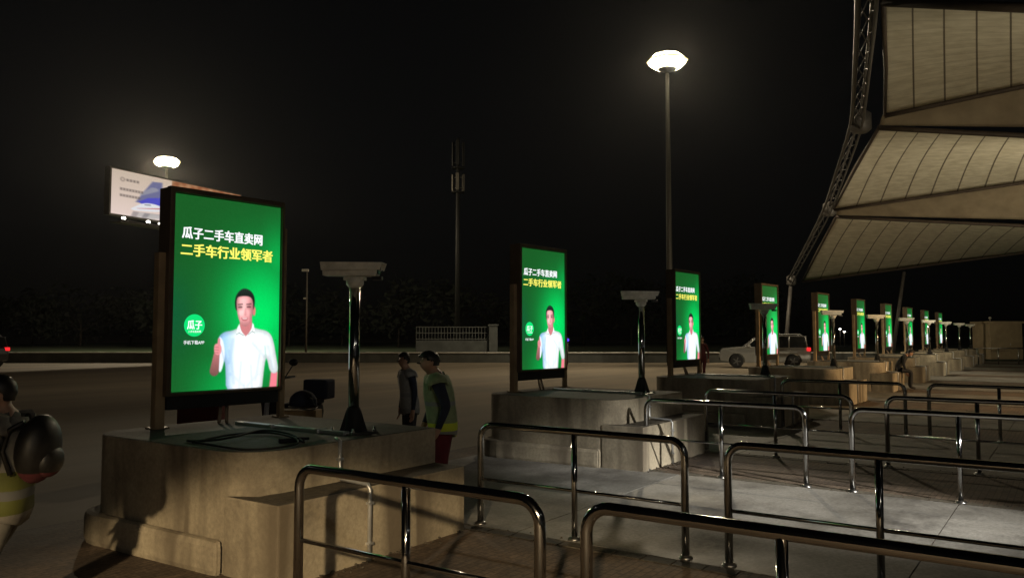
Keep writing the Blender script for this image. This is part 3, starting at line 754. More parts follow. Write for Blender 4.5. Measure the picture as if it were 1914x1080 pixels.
# ------------------------------------------------------------------ barrier wall, verge, trees
def across(D, x0, x1):
    a = atz(x0, 700); c = atz(x1, 700)
    f = Vector((F_[0], F_[1], 0)).normalized(); r = Vector((R_[0], R_[1], 0))
    return f * D + r * ((x0 - 957) / 1502 * D), f * D + r * ((x1 - 957) / 1502 * D)
YAW = HEAD - R(90)
a, c = across(49, -300, 1640)
t = thing('barrier_wall', 'low dark barrier wall with pale coping along the far side of the road', 'barrier wall', a, YAW)
Lw = (c - a).length
b = MB(); b.box(0, Lw, 0, .35, 0, .56); b.build('wall_face', M['wall_dark'], t)
b = MB(); b.box(-.02, Lw + .02, -.03, .38, .562, .63, bev=.01); b.build('coping', M['wall_cap'], t)
a, c = across(52, -1400, 3200)
b = MB(); Lw = (c - a).length
ring = []
b.box(0, Lw, 0, 120, -.5, .06)
o = b.build('verge', M['grass']); o.location = a; o.rotation_euler.z = YAW; tag(o, kind='structure')
def tree(loc, h, w, label, n=900):
    t = thing('tree', label, 'tree', loc, 0, 'dark trees beyond the road')
    b = MB(); b.tube([(0, 0, 0), (.1, 0, h * .3), (0, .1, h * .6)], [.2, .15, .07], 8)
    for k in range(4):
        a = k * 1.6 + h; b.tube([(.08, 0, h * .3), (w * .3 * math.cos(a), w * .3 * math.sin(a), h * .62)], [.08, .03], 6)
    b.build('trunk', M['bark'], t)
    b = MB(); cl = [(random.gauss(0, w * .28), random.gauss(0, w * .28), h * random.uniform(.42, .9), w * random.uniform(.16, .3)) for _ in range(9)]
    for _ in range(n):
        cx, cy, cz, cr = random.choice(cl); d = Vector((random.gauss(0, 1), random.gauss(0, 1), random.gauss(0, .8))).normalized() * cr * random.uniform(.5, 1.05)
        p = Vector((cx, cy, cz)) + d; s = random.uniform(.3, .6); u = Vector((random.gauss(0, 1), random.gauss(0, 1), random.gauss(0, 1))).normalized(); v = u.orthogonal().normalized()
        b._face([b.bm.verts.new(p + u * s), b.bm.verts.new(p + v * s * .5), b.bm.verts.new(p - u * s), b.bm.verts.new(p - v * s * .5)])
    b.build('crown', M['leaf'], t, recalc=False)
TX = [-30, 60, 150, 245, 350, 450, 540, 640, 745, 850, 990, 1090, 1180, 1290, 1400]
TL = ['left edge of the picture', 'left of the billboard', 'under the billboard left end', 'under the billboard', 'behind the largest display', 'behind the largest display right half',
      'behind the thin camera post', 'behind the nearest camera pole', 'right of the nearest camera pole', 'behind the antenna mast', 'behind the second display', 'left of the second camera pole',
      'right of the second camera pole', 'behind the third display', 'behind the white car front']
for x, l in zip(TX, TL):
    D = random.uniform(104, 132); p = atd(x, 625, D); tree((p.x, p.y, 0), random.uniform(6.5, 10), random.uniform(9, 13), 'dark tree beyond the road, ' + l)

# fence with gate pillar beyond the road
a, c = across(57, 778, 922)
t = thing('metal_fence', 'pale railing fence with square end pillar beyond the road', 'fence', a, YAW)
Lw = (c - a).length; b = MB()
for z in (1.35, 1.78, 2.2): b.box(0, Lw - .3, -.03, .03, z, z + .06)
k = 0.0
while k < Lw - .35: b.box(k, k + .045, -.02, .02, 1.3, 2.26); k += .22
b.build('railing_panel', M['fence'], t)
b = MB(); b.box(0, Lw - .31, -.1, .1, 0, 1.28); b.build('base_wall', M['wall_dark'], t)
b = MB(); b.box(Lw - .3, Lw + .3, -.3, .3, 0, 2.3, bev=.03); b.box(Lw - .36, Lw + .36, -.36, .36, 2.302, 2.42, bev=.02); b.build('pillar', M['fence'], t)

# thin post with a small camera at left centre
p = atd(572, 640, 50)
t = thing('thin_post', 'thin pale post with small camera box left of the nearest camera pole', 'post', (p.x, p.y, 0), YAW)
b = MB(); b.tube([(0, 0, 0), (0, 0, 5.8)], [.07, .045], 10); b.build('pole', M['galv'], t)
b = MB(); b.box(-.32, .1, -.08, .08, 5.62, 5.78, bev=.02); b.box(-.2, .0, -.05, .05, 3.9, 4.0); b.build('camera_box', M['housing'], t)

# antenna monopole
p = atd(855, 600, 75)
t = thing('antenna_mast', 'slim dark antenna mast with panel aerials near the centre', 'antenna mast', (p.x, p.y, 0), YAW)
MB().tube([(0, 0, 0), (0, 0, 20.2)], [.28, .14], 12).build('pole', M['tower'], t)
for z0, z1, n in ((17.6, 19.9, 3), (15.2, 16.8, 3)):
    for k in range(n):
        a = 2 * math.pi * k / n + .5; m = Matrix.Translation((.55 * math.cos(a), .55 * math.sin(a), 0)) @ Matrix.Rotation(a, 4, 'Z')
        b = MB(); b.box(-.06, .07, -.15, .15, z0, z1, bev=.02); b.tube([(-.5, 0, z0 + .3), (-.06, 0, z0 + .3)], .03, 6); b.tube([(-.5, 0, z1 - .3), (-.06, 0, z1 - .3)], .03, 6)
        b.bm.transform(m); b.build('panel_aerial', M['galv'] if z0 < 16 else M['tower'], t)
b = MB(); b.lathe([(.62, 15.0), (.62, 15.06)], 18); b.lathe([(.62, 17.3), (.62, 17.36)], 18); b.build('platform', M['tower'], t)

# ------------------------------------------------------------------ billboard
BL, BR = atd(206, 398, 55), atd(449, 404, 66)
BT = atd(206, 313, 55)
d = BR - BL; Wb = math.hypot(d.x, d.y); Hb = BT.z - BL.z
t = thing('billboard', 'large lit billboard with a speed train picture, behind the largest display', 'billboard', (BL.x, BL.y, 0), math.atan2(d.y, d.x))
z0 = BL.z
def paint_bill(nx, ny):
    x = np.linspace(0, 1, nx); y = np.linspace(0, 1, ny); X, Y = np.meshgrid(x, y, indexing='ij'); px = .006; C = lambda *c: np.array(c, float)
    XT = (X - .13) / .72 + .19
    img = C(196, 178, 160) * (1 - Y[..., None]) + C(226, 205, 196) * Y[..., None]
    img = over(img, sdpoly(XT, Y, [(.24, .66), (.33, .35), (.40, .12), (.50, .10), (.50, .70)]), C(92, 96, 140), px, .9, 4)
    img = over(img, sdpoly(XT, Y, [(.27, .64), (.36, .52), (.50, .46), (.50, .74), (.34, .74)]), C(70, 70, 190), px, .9, 3)
    img = over(img, sdcap(XT, Y, (.30, .46), (.42, .30), .02, .045), C(150, 150, 160), px, .8, 4)
    img = over(img, sdpoly(XT, Y, smooth_poly([(.19, .83), (.24, .76), (.30, .67), (.38, .63), (.50, .66), (.50, .80), (.34, .84), (.22, .86)], 2)), C(222, 222, 226), px, 1, 2)
    img = over(img, sdcap(XT, Y, (.26, .80), (.50, .72), .004, .014), C(190, 100, 104), px, .9, 2)
    img = over(img, sdcap(XT, Y, (.335, .69), (.38, .68), .008, .01), C(70, 80, 100), px, .9, 2)
    for k in range(4):
        img = over(img, sdpoly(XT, Y, [(.20 + .05 * k, 1.0), (.22 + .055 * k, .88 - .0 * k), (.24 + .055 * k, .88), (.50 + .1 * k, .86), (.50 + .1 * k, .90), (.25 + .06 * k, 1.0)]), C(110, 106, 112) if k % 2 == 0 else C(210, 205, 200), px, .55, 3)
    for (xa, yy, n, w) in ((.10, .20, 4, .016), (.06, .42, 8, .014), (.06, .56, 7, .014)):
        for k in range(n):
            cx = xa + k * w * 1.45
            img = over(img, sdpoly(X, Y, [(cx, yy - .028), (cx + w, yy - .028), (cx + w, yy + .028), (cx, yy + .028)]), C(96, 86, 82), px, .75, 2)
    img = over(img, np.abs(sdell(X, Y, (.075, .20), .012, .035)) - .004, C(120, 105, 98), px, .7, 2)
    r = np.clip((X - .42) / .008, 0, 1)[..., None]
    mott = (.5 + .5 * np.sin(X * 70 + Y * 13) * np.sin(Y * 21 - X * 33))[..., None]
    rt = C(132, 74, 44) * (1 - mott) + C(168, 126, 92) * mott
    rt = over(rt, sdpoly(X, Y, [(.66, .62), (.72, .30), (.80, .62)]), C(58, 52, 120), px, .9, 3)
    rt = over(rt, sdell(X, Y, (.9, .4), .1, .3), C(196, 140, 100), px, .5, 12)
    img = img * (1 - r) + rt * r
    img = np.clip(img, 0, 255) / 255
    return np.where(img <= .04045, img / 12.92, ((img + .055) / 1.055) ** 2.4)
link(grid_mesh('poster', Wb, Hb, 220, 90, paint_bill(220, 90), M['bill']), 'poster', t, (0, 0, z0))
b = MB(); b.box(-.12, Wb + .12, .02, .5, z0 - .12, z0 + Hb + .12); b.box(-.14, 0, -.05, .02, z0 - .12, z0 + Hb + .12); b.box(-.14, Wb + .14, -.06, .02, z0 - .14, z0 - .02); b.build('frame', M['galv'], t)
b = MB(); b.box(-.2, Wb * .5, -1.3, -.2, z0 - .72, z0 - .66); b.tube([(-.2, -1.3, z0 - .6), (Wb * .5, -1.3, z0 - .6)], .03, 6); b.build('catwalk', M['galv'], t)
for k in (0.0, .165, .25, .33, .41):
    b = MB(); b.lathe([(.05, -.08), (.13, .0), (.13, .06)], 12, (Wb * k + .05, -1.25, z0 - .52)); h = b.build('spot_lamp', M['lamp_case'], t)
    b = MB(); b.ellipsoid((Wb * k + .05, -1.27, z0 - .45), (.14, .14, .11), 12, 8); b.build('lens', M['lamp_small'], h)
b = MB()
for k in (.55, .85): b.tube([(Wb * k, .3, 0), (Wb * k, .3, z0 - .1)], .3, 12)
b.build('support_column', M['galv'], t)

# ------------------------------------------------------------------ vehicles
def arc(cx, r, a0, a1, n=8): return [(cx + r * math.cos(R(a0 + (a1 - a0) * k / n)), .34 + r * math.sin(R(a0 + (a1 - a0) * k / n))) for k in range(n + 1)]
def make_car(label, paint, loc, rz, lit=True):
    """front towards -X, length 4.5, wheels on z=0"""
    t = thing('parked_car', label, 'car', loc, rz)
    low = [(-2.2, .38), (-2.24, .55), (-2.2, .84), (-2.08, .97), (-1.2, 1.05), (-.95, 1.05), (2.02, 1.05), (2.15, .98), (2.2, .70), (2.16, .36)]
    rear = arc(1.35, .40, 0, 180); front = arc(-1.4, .40, 0, 180)
    poly = low + [(1.75, .30)] + rear[0:] + [(.95, .27), (-1.0, .27)] + front + [(-1.8, .32)]
    b = MB(); b.prism(poly, -.88, .88, 'y', .03)
    for v in b.bm.verts:
        k = abs(v.co.x) / 2.24; v.co.y *= 1 - .10 * max(0, (k - .6)) / .4 * 1.4 - max(0, v.co.z - .75) * .12
    b.build('body', paint, t)
    def cabin(lo, hi, y0, y1):
        bm = bmesh.new(); A = []
        for (x, z) in lo: A.append([bm.verts.new((x, s * y0, z)) for s in (-1, 1)])
        B = []
        for (x, z) in hi: B.append([bm.verts.new((x, s * y1, z)) for s in (-1, 1)])
        bm.faces.new([A[0][0], A[1][0], B[1][0], B[0][0]]); bm.faces.new([A[0][1], B[0][1], B[1][1], A[1][1]])
        bm.faces.new([A[0][0], B[0][0], B[0][1], A[0][1]]); bm.faces.new([A[1][0], A[1][1], B[1][1], B[1][0]])
        bm.faces.new([B[0][0], B[1][0], B[1][1], B[0][1]]); return bm
    b = MB(); b.merge(cabin([(-1.05, 1.02), (2.05, 1.02)], [(-.30, 1.56), (1.98, 1.56)], .80, .66)); b.build('glasshouse', M['glass'], t)
    b = MB(); b.prism([(-.36, 1.565), (-.2, 1.60), (.6, 1.625), (1.8, 1.61), (2.08, 1.565)], -.66, .66, 'y', .02)
    for s in (-1, 1):
        for (x0, x1) in ((-1.0, -.30), (.28, .30), (1.15, 1.18), (2.02, 1.95)):
            b.tube([(x0, s * .803, 1.03), (x1, s * .668, 1.57)], .035, 6)
    b.build('roof', paint, t)
    for s in (-1, 1):
        b = MB(); b.tube([(-.1, s * .6, 1.60), (-.05, s * .6, 1.68), (1.7, s * .6, 1.68), (1.8, s * .6, 1.61)], .022, 6); b.build('roof_rail', M['conduit'], t)
        b = MB(); b.box(-2.19, -1.92, s * .5 - .17, s * .5 + .17, .72, .85, bev=.04); b.build('headlight', M['head'], t)
        b = MB(); b.box(2.0, 2.19, s * .72 - .12, s * .72 + .12, .86, 1.03, bev=.03); b.build('tail_light', M['tail'], t)
        b = MB(); b.ellipsoid((-.78, s * .95, 1.08), (.09, .11, .08), 10, 8); b.build('wing_mirror', paint, t)
        for x in (.18, 1.05):
            b = MB(); b.box(x, x + .18, s * .86 - .012, s * .86 + .012, .88, .91, bev=.005); b.build('door_handle', M['conduit'], t)
        for x in (-1.4, 1.35):
            w = MB(); w.bm = bmesh.new()
            w.lathe([(.21, -.09), (.30, -.11), (.335, -.08), (.335, .08), (.30, .11), (.21, .09)], 24)
            w.bm.transform(Matrix.Translation((x, s * .78, .335)) @ Matrix.Rotation(R(90), 4, 'X')); tyre = w.build('wheel', M['rubber'], t)
            w = MB(); w.lathe([(.05, -.105), (.05, .105)], 12)
            for k in range(5):
                w.box(.03, .2, -.03, .03, -.1, .1, Matrix.Rotation(2 * math.pi * k / 5, 4, 'Z'))
            w.bm.transform(Matrix.Translation((x, s * .78, .335)) @ Matrix.Rotation(R(90), 4, 'X')); w.build('rim', M['lamp_case'], tyre)
    for x, nm in ((-2.235, 'number_plate'),):
        b = MB(); b.box(x - .02, x, -.22, .22, .5, .62); b.build(nm, M['conduit'], t)
    b = MB(); b.box(-2.25, -2.2, -.6, .6, .38, .48, bev=.01); b.build('grille', M['matt_black'], t)
    return t
p = atd(1428, 660, 41.5)
make_car('white estate car with red tail light lit, behind the fourth display', M['car_white'], (p.x, p.y, 0), YAW + R(-13)).scale = (1, 1, 1.02)
p = atd(-64, 657, 42)
make_car('dark car with two red tail lights at the left edge', M['car_dark'], (p.x, p.y, 0), YAW + R(-22))
p = atd(1062, 640, 47)
t = thing('scooter', 'dark electric scooter parked behind the nearest island, right of the largest display post', 'scooter', (7.6, 9.2, 0), R(200))
def make_scooter(t):
    for x in (-.55, .6):
        b = MB(); b.lathe([(.14, -.045), (.20, -.055), (.225, 0), (.20, .055), (.14, .045)], 20); b.bm.transform(Matrix.Translation((x, 0, .225)) @ Matrix.Rotation(R(90), 4, 'X')); w = b.build('wheel', M['rubber'], t)
        b = MB(); b.lathe([(.14, -.03), (.14, .03)], 16); b.bm.transform(Matrix.Translation((x, 0, .225)) @ Matrix.Rotation(R(90), 4, 'X')); b.build('hub', M['conduit'], w)
    b = MB(); b.prism([(-.85, .55), (-.75, .30), (-.3, .28), (-.15, .22), (.25, .22), (.38, .35), (.5, .95), (.42, .98), (.28, .40), (.1, .30), (-.12, .32), (-.2, .62), (-.8, .66)], -.14, .14, 'y', .03); b.build('body', M['black'], t)
    b = MB(); b.prism([(-.82, .66), (-.15, .63), (-.12, .70), (-.5, .76), (-.84, .75)], -.15, .15, 'y', .03); b.build('seat', M['matt_black'], t)
    b = MB(); b.tube([(.5, 0, .9), (.42, 0, 1.08)], .03, 8); b.tube([(.36, -.33, 1.13), (.42, -.15, 1.10), (.42, .15, 1.10), (.36, .33, 1.13)], .016, 8); b.build('handlebar', M['conduit'], t)
    b = MB(); b.tube([(.5, 0, .85), (.6, 0, .225)], .035, 8); b.build('fork', M['conduit'], t)
    b = MB(); b.box(-1.08, -.78, -.2, .2, .72, 1.02, bev=.04); b.build('top_box', M['navy'], t)
    b = MB(); b.ellipsoid((.54, 0, .92), (.07, .1, .09), 12, 8); b.build('headlight', M['head'], t)
    for s in (-1, 1):
        b = MB(); b.tube([(.42, .2 * s, 1.1), (.38, .3 * s, 1.28)], .008, 6); b.ellipsoid((.38, .31 * s, 1.32), (.02, .07, .05), 10, 8); b.build('mirror', M['black'], t)
make_scooter(t)

# ------------------------------------------------------------------ people
def band_vest(name, base, bands):
    m = mat(name, base, .8, 0, .15, 30); nt = m.node_tree; N = nt.nodes; L = nt.links; b = N['Principled BSDF']
    src = b.inputs['Base Color'].links[0].from_socket
    tc = N.new('ShaderNodeTexCoord'); sp = N.new('ShaderNodeSeparateXYZ'); L.new(tc.outputs['Object'], sp.inputs[0])
    for lo, hi, col in bands:
        g = N.new('ShaderNodeMath'); g.operation = 'COMPARE'; g.inputs[1].default_value = (lo + hi) / 2; g.inputs[2].default_value = (hi - lo) / 2; L.new(sp.outputs[2], g.inputs[0])
        mx = N.new('ShaderNodeMix'); mx.data_type = 'RGBA'; L.new(g.outputs[0], mx.inputs[0]); L.new(src, mx.inputs[6]); mx.inputs[7].default_value = tuple(col) + (1,); src = mx.outputs[2]
    L.new(src, b.inputs['Base Color']); return m
VIS = (.62, .72, .05); TAPE = (.24, .25, .25)
M['vest_a'] = band_vest('banded_vest', (.25, .31, .17), [(.60, .70, VIS), (.70, .745, TAPE), (.745, .82, VIS), (.98, 1.02, TAPE)])
M['vest_b'] = band_vest('pale_vest', (.30, .30, .29), [(.70, .75, TAPE), (.90, .95, TAPE)])
M['vest_c'] = band_vest('dim_banded_vest', (.15, .14, .12), [(.72, .80, (.075, .08, .012)), (.80, .85, (.09, .09, .085)), (.85, .95, (.075, .08, .012))])  # vest colours darkened to imitate dim light at the left edge
def build_person(label, loc, rz, H=1.65, lean=0.0, arms=None, legs=None, mats=None, vest=None, headturn=0.0, headdown=0.0, seat=None, hair_long=False):
    """faces +X; one skinned body, hair and vest as children"""
    k = H / 1.72
    t = thing('person', label, 'person', loc, rz)
    J = {}; rad = {}; par = {}; seg = {}
    hz = .93 if seat is None else seat
    def add(n, p, r, pr, sgm): J[n] = Vector(p); rad[n] = r; par[n] = pr; seg[n] = sgm
    def up(p):                                   # lean the upper body about the pelvis
        v = Vector(p) - Vector((0, 0, .93)); v = Matrix.Rotation(lean, 3, 'Y') @ v; return v + Vector((0, 0, hz))
    def hd(p):
        c = Vector((0.01, 0, 1.50)); v = Matrix.Rotation(headturn, 3, 'Z') @ (Matrix.Rotation(headdown, 3, 'Y') @ (Vector(p) - c)); return up(v + c)
    add('pelvis', (0, 0, hz), .145, None, 'leg')
    add('waist', up((0, 0, 1.08)), .132, 'pelvis', 'top'); add('chest', up((0, 0, 1.26)), .15, 'waist', 'top'); add('neck0', up((-.005, 0, 1.42)), .075, 'chest', 'top')
    add('neck', up((.01, 0, 1.50)), .054, 'neck0', 'skin'); add('jaw', hd((.035, 0, 1.555)), .068, 'neck', 'skin'); add('face', hd((.025, 0, 1.625)), .088, 'jaw', 'skin'); add('crown', hd((.012, 0, 1.69)), .066, 'face', 'skin')
    add('nose', hd((.104, 0, 1.60)), .012, 'face', 'skin')
    for s, n in ((1, 'L'), (-1, 'R')):
        add('ear' + n, hd((.01, s * .092, 1.61)), .018, 'face', 'skin')
        add('sh' + n, up((0, s * .165, 1.40)), .068, 'neck0', 'arm')
        a = (arms or {}).get(n, [(.0, .235, 1.13), (.06, .25, .88)])
        e = up((a[0][0], s * a[0][1], a[0][2])); w = up((a[1][0], s * a[1][1], a[1][2]))
        add('el' + n, e, .047, 'sh' + n, 'arm'); add('wr' + n, w, .031, 'el' + n, 'arm')
        d = (w - e).normalized(); side = Vector((0, 0, 1)).cross(d); side = side.normalized() if side.length > .1 else Vector((1, 0, 0))
        nrm = d.cross(side)
        if side.dot(Vector((1, 0, 0))) < 0: side = -side
        pm = w + d * .075; add('pm' + n, pm, .034, 'wr' + n, 'skin')
        for f in range(4):
            off = side * (.027 - .018 * f); ln = (.068, .078, .072, .056)[f]
            add(f'f{f}a{n}', pm + off + d * .03, .0105, 'pm' + n, 'skin'); add(f'f{f}b{n}', pm + off + d * (.03 + ln * .55) + nrm * .008, .0095, f'f{f}a{n}', 'skin'); add(f'f{f}c{n}', pm + off + d * (.03 + ln) + nrm * .03, .008, f'f{f}b{n}', 'skin')
        add('th' + n, pm + side * .042 - d * .01, .0115, 'pm' + n, 'skin'); add('tt' + n, pm + side * .058 + d * .035, .009, 'th' + n, 'skin')
        l = (legs or {}).get(n, [(.0, .095, .88), (.02, .10, .49), (-.02, .10, .09), (.13, .115, .045)])
        prev = 'pelvis'
        for q, (nm, r, sg) in enumerate((('hip', .10, 'leg'), ('knee', .064, 'leg'), ('ank', .045, 'leg'), ('toe', .042, 'shoe'))):
            add(nm + n, (l[q][0], s * l[q][1], l[q][2]), r, prev, sg); prev = nm + n
    names = list(J); idx = {n: i for i, n in enumerate(names)}
    me = bpy.data.meshes.new('body'); me.from_pydata([tuple(J[n] * k) for n in names], [(idx[par[n]], idx[n]) for n in names if par[n]], [])
    o = bpy.data.objects.new('tmp', me); COL.objects.link(o)
    md = o.modifiers.new('s', 'SKIN'); md.use_smooth_shade = True
    sv = me.skin_vertices[0].data
    for n in names:
        f = 1.0; sv[idx[n]].radius = (rad[n] * k, rad[n] * k); sv[idx[n]].use_root = (n == 'pelvis')
    for n, (rx, ry) in (('chest', (.15, .118)), ('waist', (.132, .105)), ('pelvis', (.148, .118))): sv[idx[n]].radius = (rx * k, ry * k)
    o.modifiers.new('d', 'SUBSURF').levels = 1; o.modifiers['d'].render_levels = 1
    dg = bpy.context.evaluated_depsgraph_get(); body = bpy.data.meshes.new_from_object(o.evaluated_get(dg)); bpy.data.objects.remove(o)
    body.materials.clear()
    mm = dict(skin=M['skin'], top=M['navy'], arm=M['navy'], leg=M['red_cloth'], shoe=M['shoe']); mm.update(mats or {})
    keys = ['skin', 'top', 'arm', 'leg', 'shoe']
    for q in keys: body.materials.append(mm[q])
    bones = [(J[par[n]] * k, J[n] * k, seg[n], n) for n in names if par[n]]
    near = []
    for f in body.polygons:
        c = f.center; best = None
        for a, e, sg, n in bones:
            ab = e - a; tt = max(0, min(1, (c - a).dot(ab) / (ab.length_squared + 1e-9))); dd = (c - a - ab * tt).length - rad[n] * k * .6
            if best is None or dd < best[0]: best = (dd, sg, n)
        f.material_index = keys.index(best[1]); near.append(best[2]); f.use_smooth = True
    bo = bpy.data.objects.new('body', body); COL.objects.link(bo); bo.parent = t
    # hair cap
    hb = MB(); c = J['face'] * k; axis = (J['crown'] - J['face']).normalized(); fwd = (J['nose'] - J['face']); fwd = (fwd - axis * fwd.dot(axis)).normalized(); sd_ = axis.cross(fwd)
    b2 = bmesh.new(); bmesh.ops.create_uvsphere(b2, u_segments=20, v_segments=14, radius=1)
    kill = []
    for v in b2.verts:
        q = v.co.copy()
        if q.x > .45 and q.z < .40 or q.z < -.72 or (q.x > .05 and q.z < -.05): kill.append(v)
        v.co = c + axis * (.016 * k) + (fwd * (q.x * .100 - .010) + sd_ * (q.y * .094) + axis * (q.z * .108)) * k * (1 + .045 * math.sin(q.x * 23 + q.z * 9) * math.sin(q.y * 19 + q.z * 17))
    bmesh.ops.delete(b2, geom=kill, context='VERTS')
    for f in b2.faces: f.smooth = True
    hb.merge(b2); ho = hb.build('hair', M['hair'], t)
    md = ho.modifiers.new('t', 'SOLIDIFY'); md.thickness = .02; md.offset = -1
    for s in (-1, 1):
        eb = MB(); eb.ellipsoid(c + (fwd * .084 + sd_ * (.032 * s) + axis * -.004) * k, (.012, .012, .009), 8, 6); eb.build('eye', M['matt_black'], t)
    if vest:
        base, band = vest; vb = bmesh.new(); mp = {}
        for f, n in zip(body.polygons, near):
            z = f.center.z / k
            ok = n in ('chest', 'neck0', 'waist') or (n.startswith('sh')) or (n.startswith('hip') and z > hz - .24) or n == 'waist'
            if f.center.z > J['neck'].z * k - .03: ok = False
            if not ok: continue
            vs = []
            for vi in f.vertices:
                if vi not in mp:
                    v = body.vertices[vi]; mp[vi] = vb.verts.new(v.co + v.normal * .022)
                vs.append(mp[vi])
            g = vb.faces.new(vs); g.smooth = True
            rel = (f.center - J['pelvis'] * k).length / k
            g.material_index = 1 if (rel < .13 or .17 < rel < .24 and n in ('waist', 'chest', 'pelvis')) else 0
        bm_me = bpy.data.meshes.new('vest'); vb.to_mesh(bm_me); vb.free(); bm_me.materials.append(base); bm_me.materials.append(band)
        vo = bpy.data.objects.new('vest', bm_me); COL.objects.link(vo); vo.parent = t
        md = vo.modifiers.new('t', 'SOLIDIFY'); md.thickness = .008; md.offset = 1
    return t
dirF = HEAD
# worker in the banded vest, standing in the lane between the first two islands, turned away to the left
p = atd(828, 800, 8.0)
build_person('worker in navy sleeves, yellow banded vest and red trousers, turned left beside the nearest island', (p.x, p.y, 0), HEAD + R(96), 1.50, R(7),
             {'L': [(-.05, .255, 1.13), (.05, .26, .90)], 'R': [(.06, .235, 1.13), (.16, .22, .92)]}, None, {'leg': M['red_cloth']}, (M['vest_a'], M['vest_a']), R(10), R(12)).scale = (1.3, 1.22, 1.02)
p = atd(766, 800, 10.4)
build_person('worker in pale grey vest and dark clothes, behind the banded vest worker', (p.x, p.y, 0), HEAD + R(120), 1.46, R(6), None, None, {'leg': M['dark_cloth'], 'top': M['dark_cloth'], 'arm': M['navy']}, (M['vest_b'], M['vest_b']), 0, R(8))
p = atd(22, 860, 4.5)
per = build_person('worker in white shirt and yellow banded vest cut by the left edge', (p.x, p.y, 0), HEAD + R(95), 1.46, R(4), {'R': [(-.08, .22, 1.12), (.1, .22, .95)], 'L': [(.02, .23, 1.13), (.15, .2, .95)]},
                   {'L': [(0, .095, .88), (.10, .1, .49), (.10, .1, .09), (.25, .115, .045)], 'R': [(0, .095, .88), (.2, .1, .52), (.3, .1, .1), (.44, .115, .045)]},
                   {'leg': M['dimmed_white'], 'top': M['dimmed_white'], 'arm': M['dimmed_white']}, (M['vest_c'], M['vest_c']), R(20), R(10))
bp = MB()
q = atd(72, 838, 4.46)
bp.ellipsoid((0, 0, 0), (.105, .16, .19), 20, 14); bp.ellipsoid((-.07, 0, -.06), (.06, .11, .09), 16, 10); bp.tube([(.06, .07, .15), (.13, .08, .10), (.15, .08, -.02), (.09, .08, -.14)], .014, 8); bp.tube([(.06, -.07, .15), (.13, -.08, .10), (.15, -.08, -.02), (.09, -.08, -.14)], .014, 8)
bag = bp.build('backpack', [M['hair'], M['maroon']]); bag.location = q; bag.rotation_euler = (0, R(-6), HEAD + R(95))
for f in bag.data.polygons:
    if f.center.z < -.12: f.material_index = 1
tag(bag, 'dark backpack with red lower edge on the leftmost worker', 'backpack')
build_person('dark clothed person sitting bent forward on the fifth island step', (27.45, 4.60, 0), R(-80), 1.70, R(38),
             {'L': [(.10, .22, 1.2), (.30, .12, 1.06)], 'R': [(.10, .22, 1.2), (.30, .12, 1.06)]},
             {'L': [(.05, .1, .60), (.44, .12, .58), (.40, .12, .09), (.54, .13, .045)], 'R': [(.05, .1, .60), (.46, .14, .58), (.44, .13, .09), (.58, .15, .045)]},
             {'leg': M['dark_cloth'], 'top': M['dark_cloth'], 'arm': M['dark_cloth']}, None, 0, R(14), seat=.64)
p = atd(1313, 690, 29)
build_person('person in maroon clothes standing behind the third display', (p.x, p.y, 0), HEAD + R(150), 1.62, R(3), None, {'L': [(0, .095, .88), (.14, .1, .5), (.12, .1, .09), (.27, .11, .045)], 'R': [(0, .095, .88), (-.04, .1, .49), (-.2, .1, .1), (-.06, .11, .05)]},
             {'leg': M['maroon'], 'top': M['maroon'], 'arm': M['maroon']}, None)

# ------------------------------------------------------------------ small things on and behind the islands
def loop_pts(c, rx, ry, z, a0, a1, wob, n=26):
    return [(c[0] + rx * math.cos(R(a0 + (a1 - a0) * k / n)) + wob * math.sin(k * 1.3), c[1] + ry * math.sin(R(a0 + (a1 - a0) * k / n)), z + .012 * abs(math.sin(k * .55))) for k in range(n + 1)]
cab = [[atz(350, 823, .875), atz(400, 832, .875), atz(460, 840, .877), atz(520, 836, .88), atz(556, 828, .88), atz(545, 816, .9), atz(500, 808, .885), atz(430, 812, .88), atz(360, 826, .876)],
       [atz(352, 824, .876), atz(400, 822, .885), atz(440, 815, .9), atz(490, 804, .9), atz(540, 810, .89), atz(568, 826, .88)]]
def smooth_line(P, n=5):
    out = []
    for i in range(len(P) - 1):
        p0, p1, p2, p3 = P[max(0, i - 1)], P[i], P[i + 1], P[min(len(P) - 1, i + 2)]
        for k in range(n):
            t_ = k / n; out.append(.5 * ((2 * p1) + (p2 - p0) * t_ + (2 * p0 - 5 * p1 + 4 * p2 - p3) * t_ ** 2 + (3 * p1 - p0 - 3 * p2 + p3) * t_ ** 3))
    return out + [P[-1]]
b = MB()
for P in cab: b.tube(smooth_line(P), .009, 8)
tag(b.build('power_cable', M['rubber']), 'loose black cable loops lying on the nearest island below its display', 'cable')
b = MB(); q = atz(545, 826, .862); b.box(-.10, .10, -.02, .02, 0, .035, bev=.006); b.tube([(.1, 0, .02), (.14, .0, .02)], .012, 8)
o = b.build('power_strip', M['matt_black']); o.location = q; o.rotation_euler.z = R(-20); tag(o, 'small black power strip lying at the end of the cable loops', 'power strip')
p = atd(380, 770, 10.5)
b = MB(); b.box(-.27, .27, -.2, .2, 0, .9, bev=.03); b.box(-.29, .29, -.22, .22, .902, .96, bev=.02); b.box(-.2, .2, -.206, -.2, .2, .7)
o = b.build('storage_box', M['red_box']); o.location = (p.x, p.y, 0); o.rotation_euler.z = YAW; tag(o, 'dark red box standing behind the nearest island, below the largest display', 'box')
p = atd(566, 780, 9.4)
b = MB(); b.box(-.19, .19, -.15, .15, 0, .82, bev=.006); b.box(-.03, .03, -.152, -.15, .1, .82)
b.tube([(-.19, -.16, .822), (.19, -.16, .822)], .008, 6)
o = b.build('carton', M['carton']); o.location = (p.x, p.y, 0); o.rotation_euler.z = YAW; tag(o, 'tall tan carton behind the nearest island, left of its camera pole', 'carton')
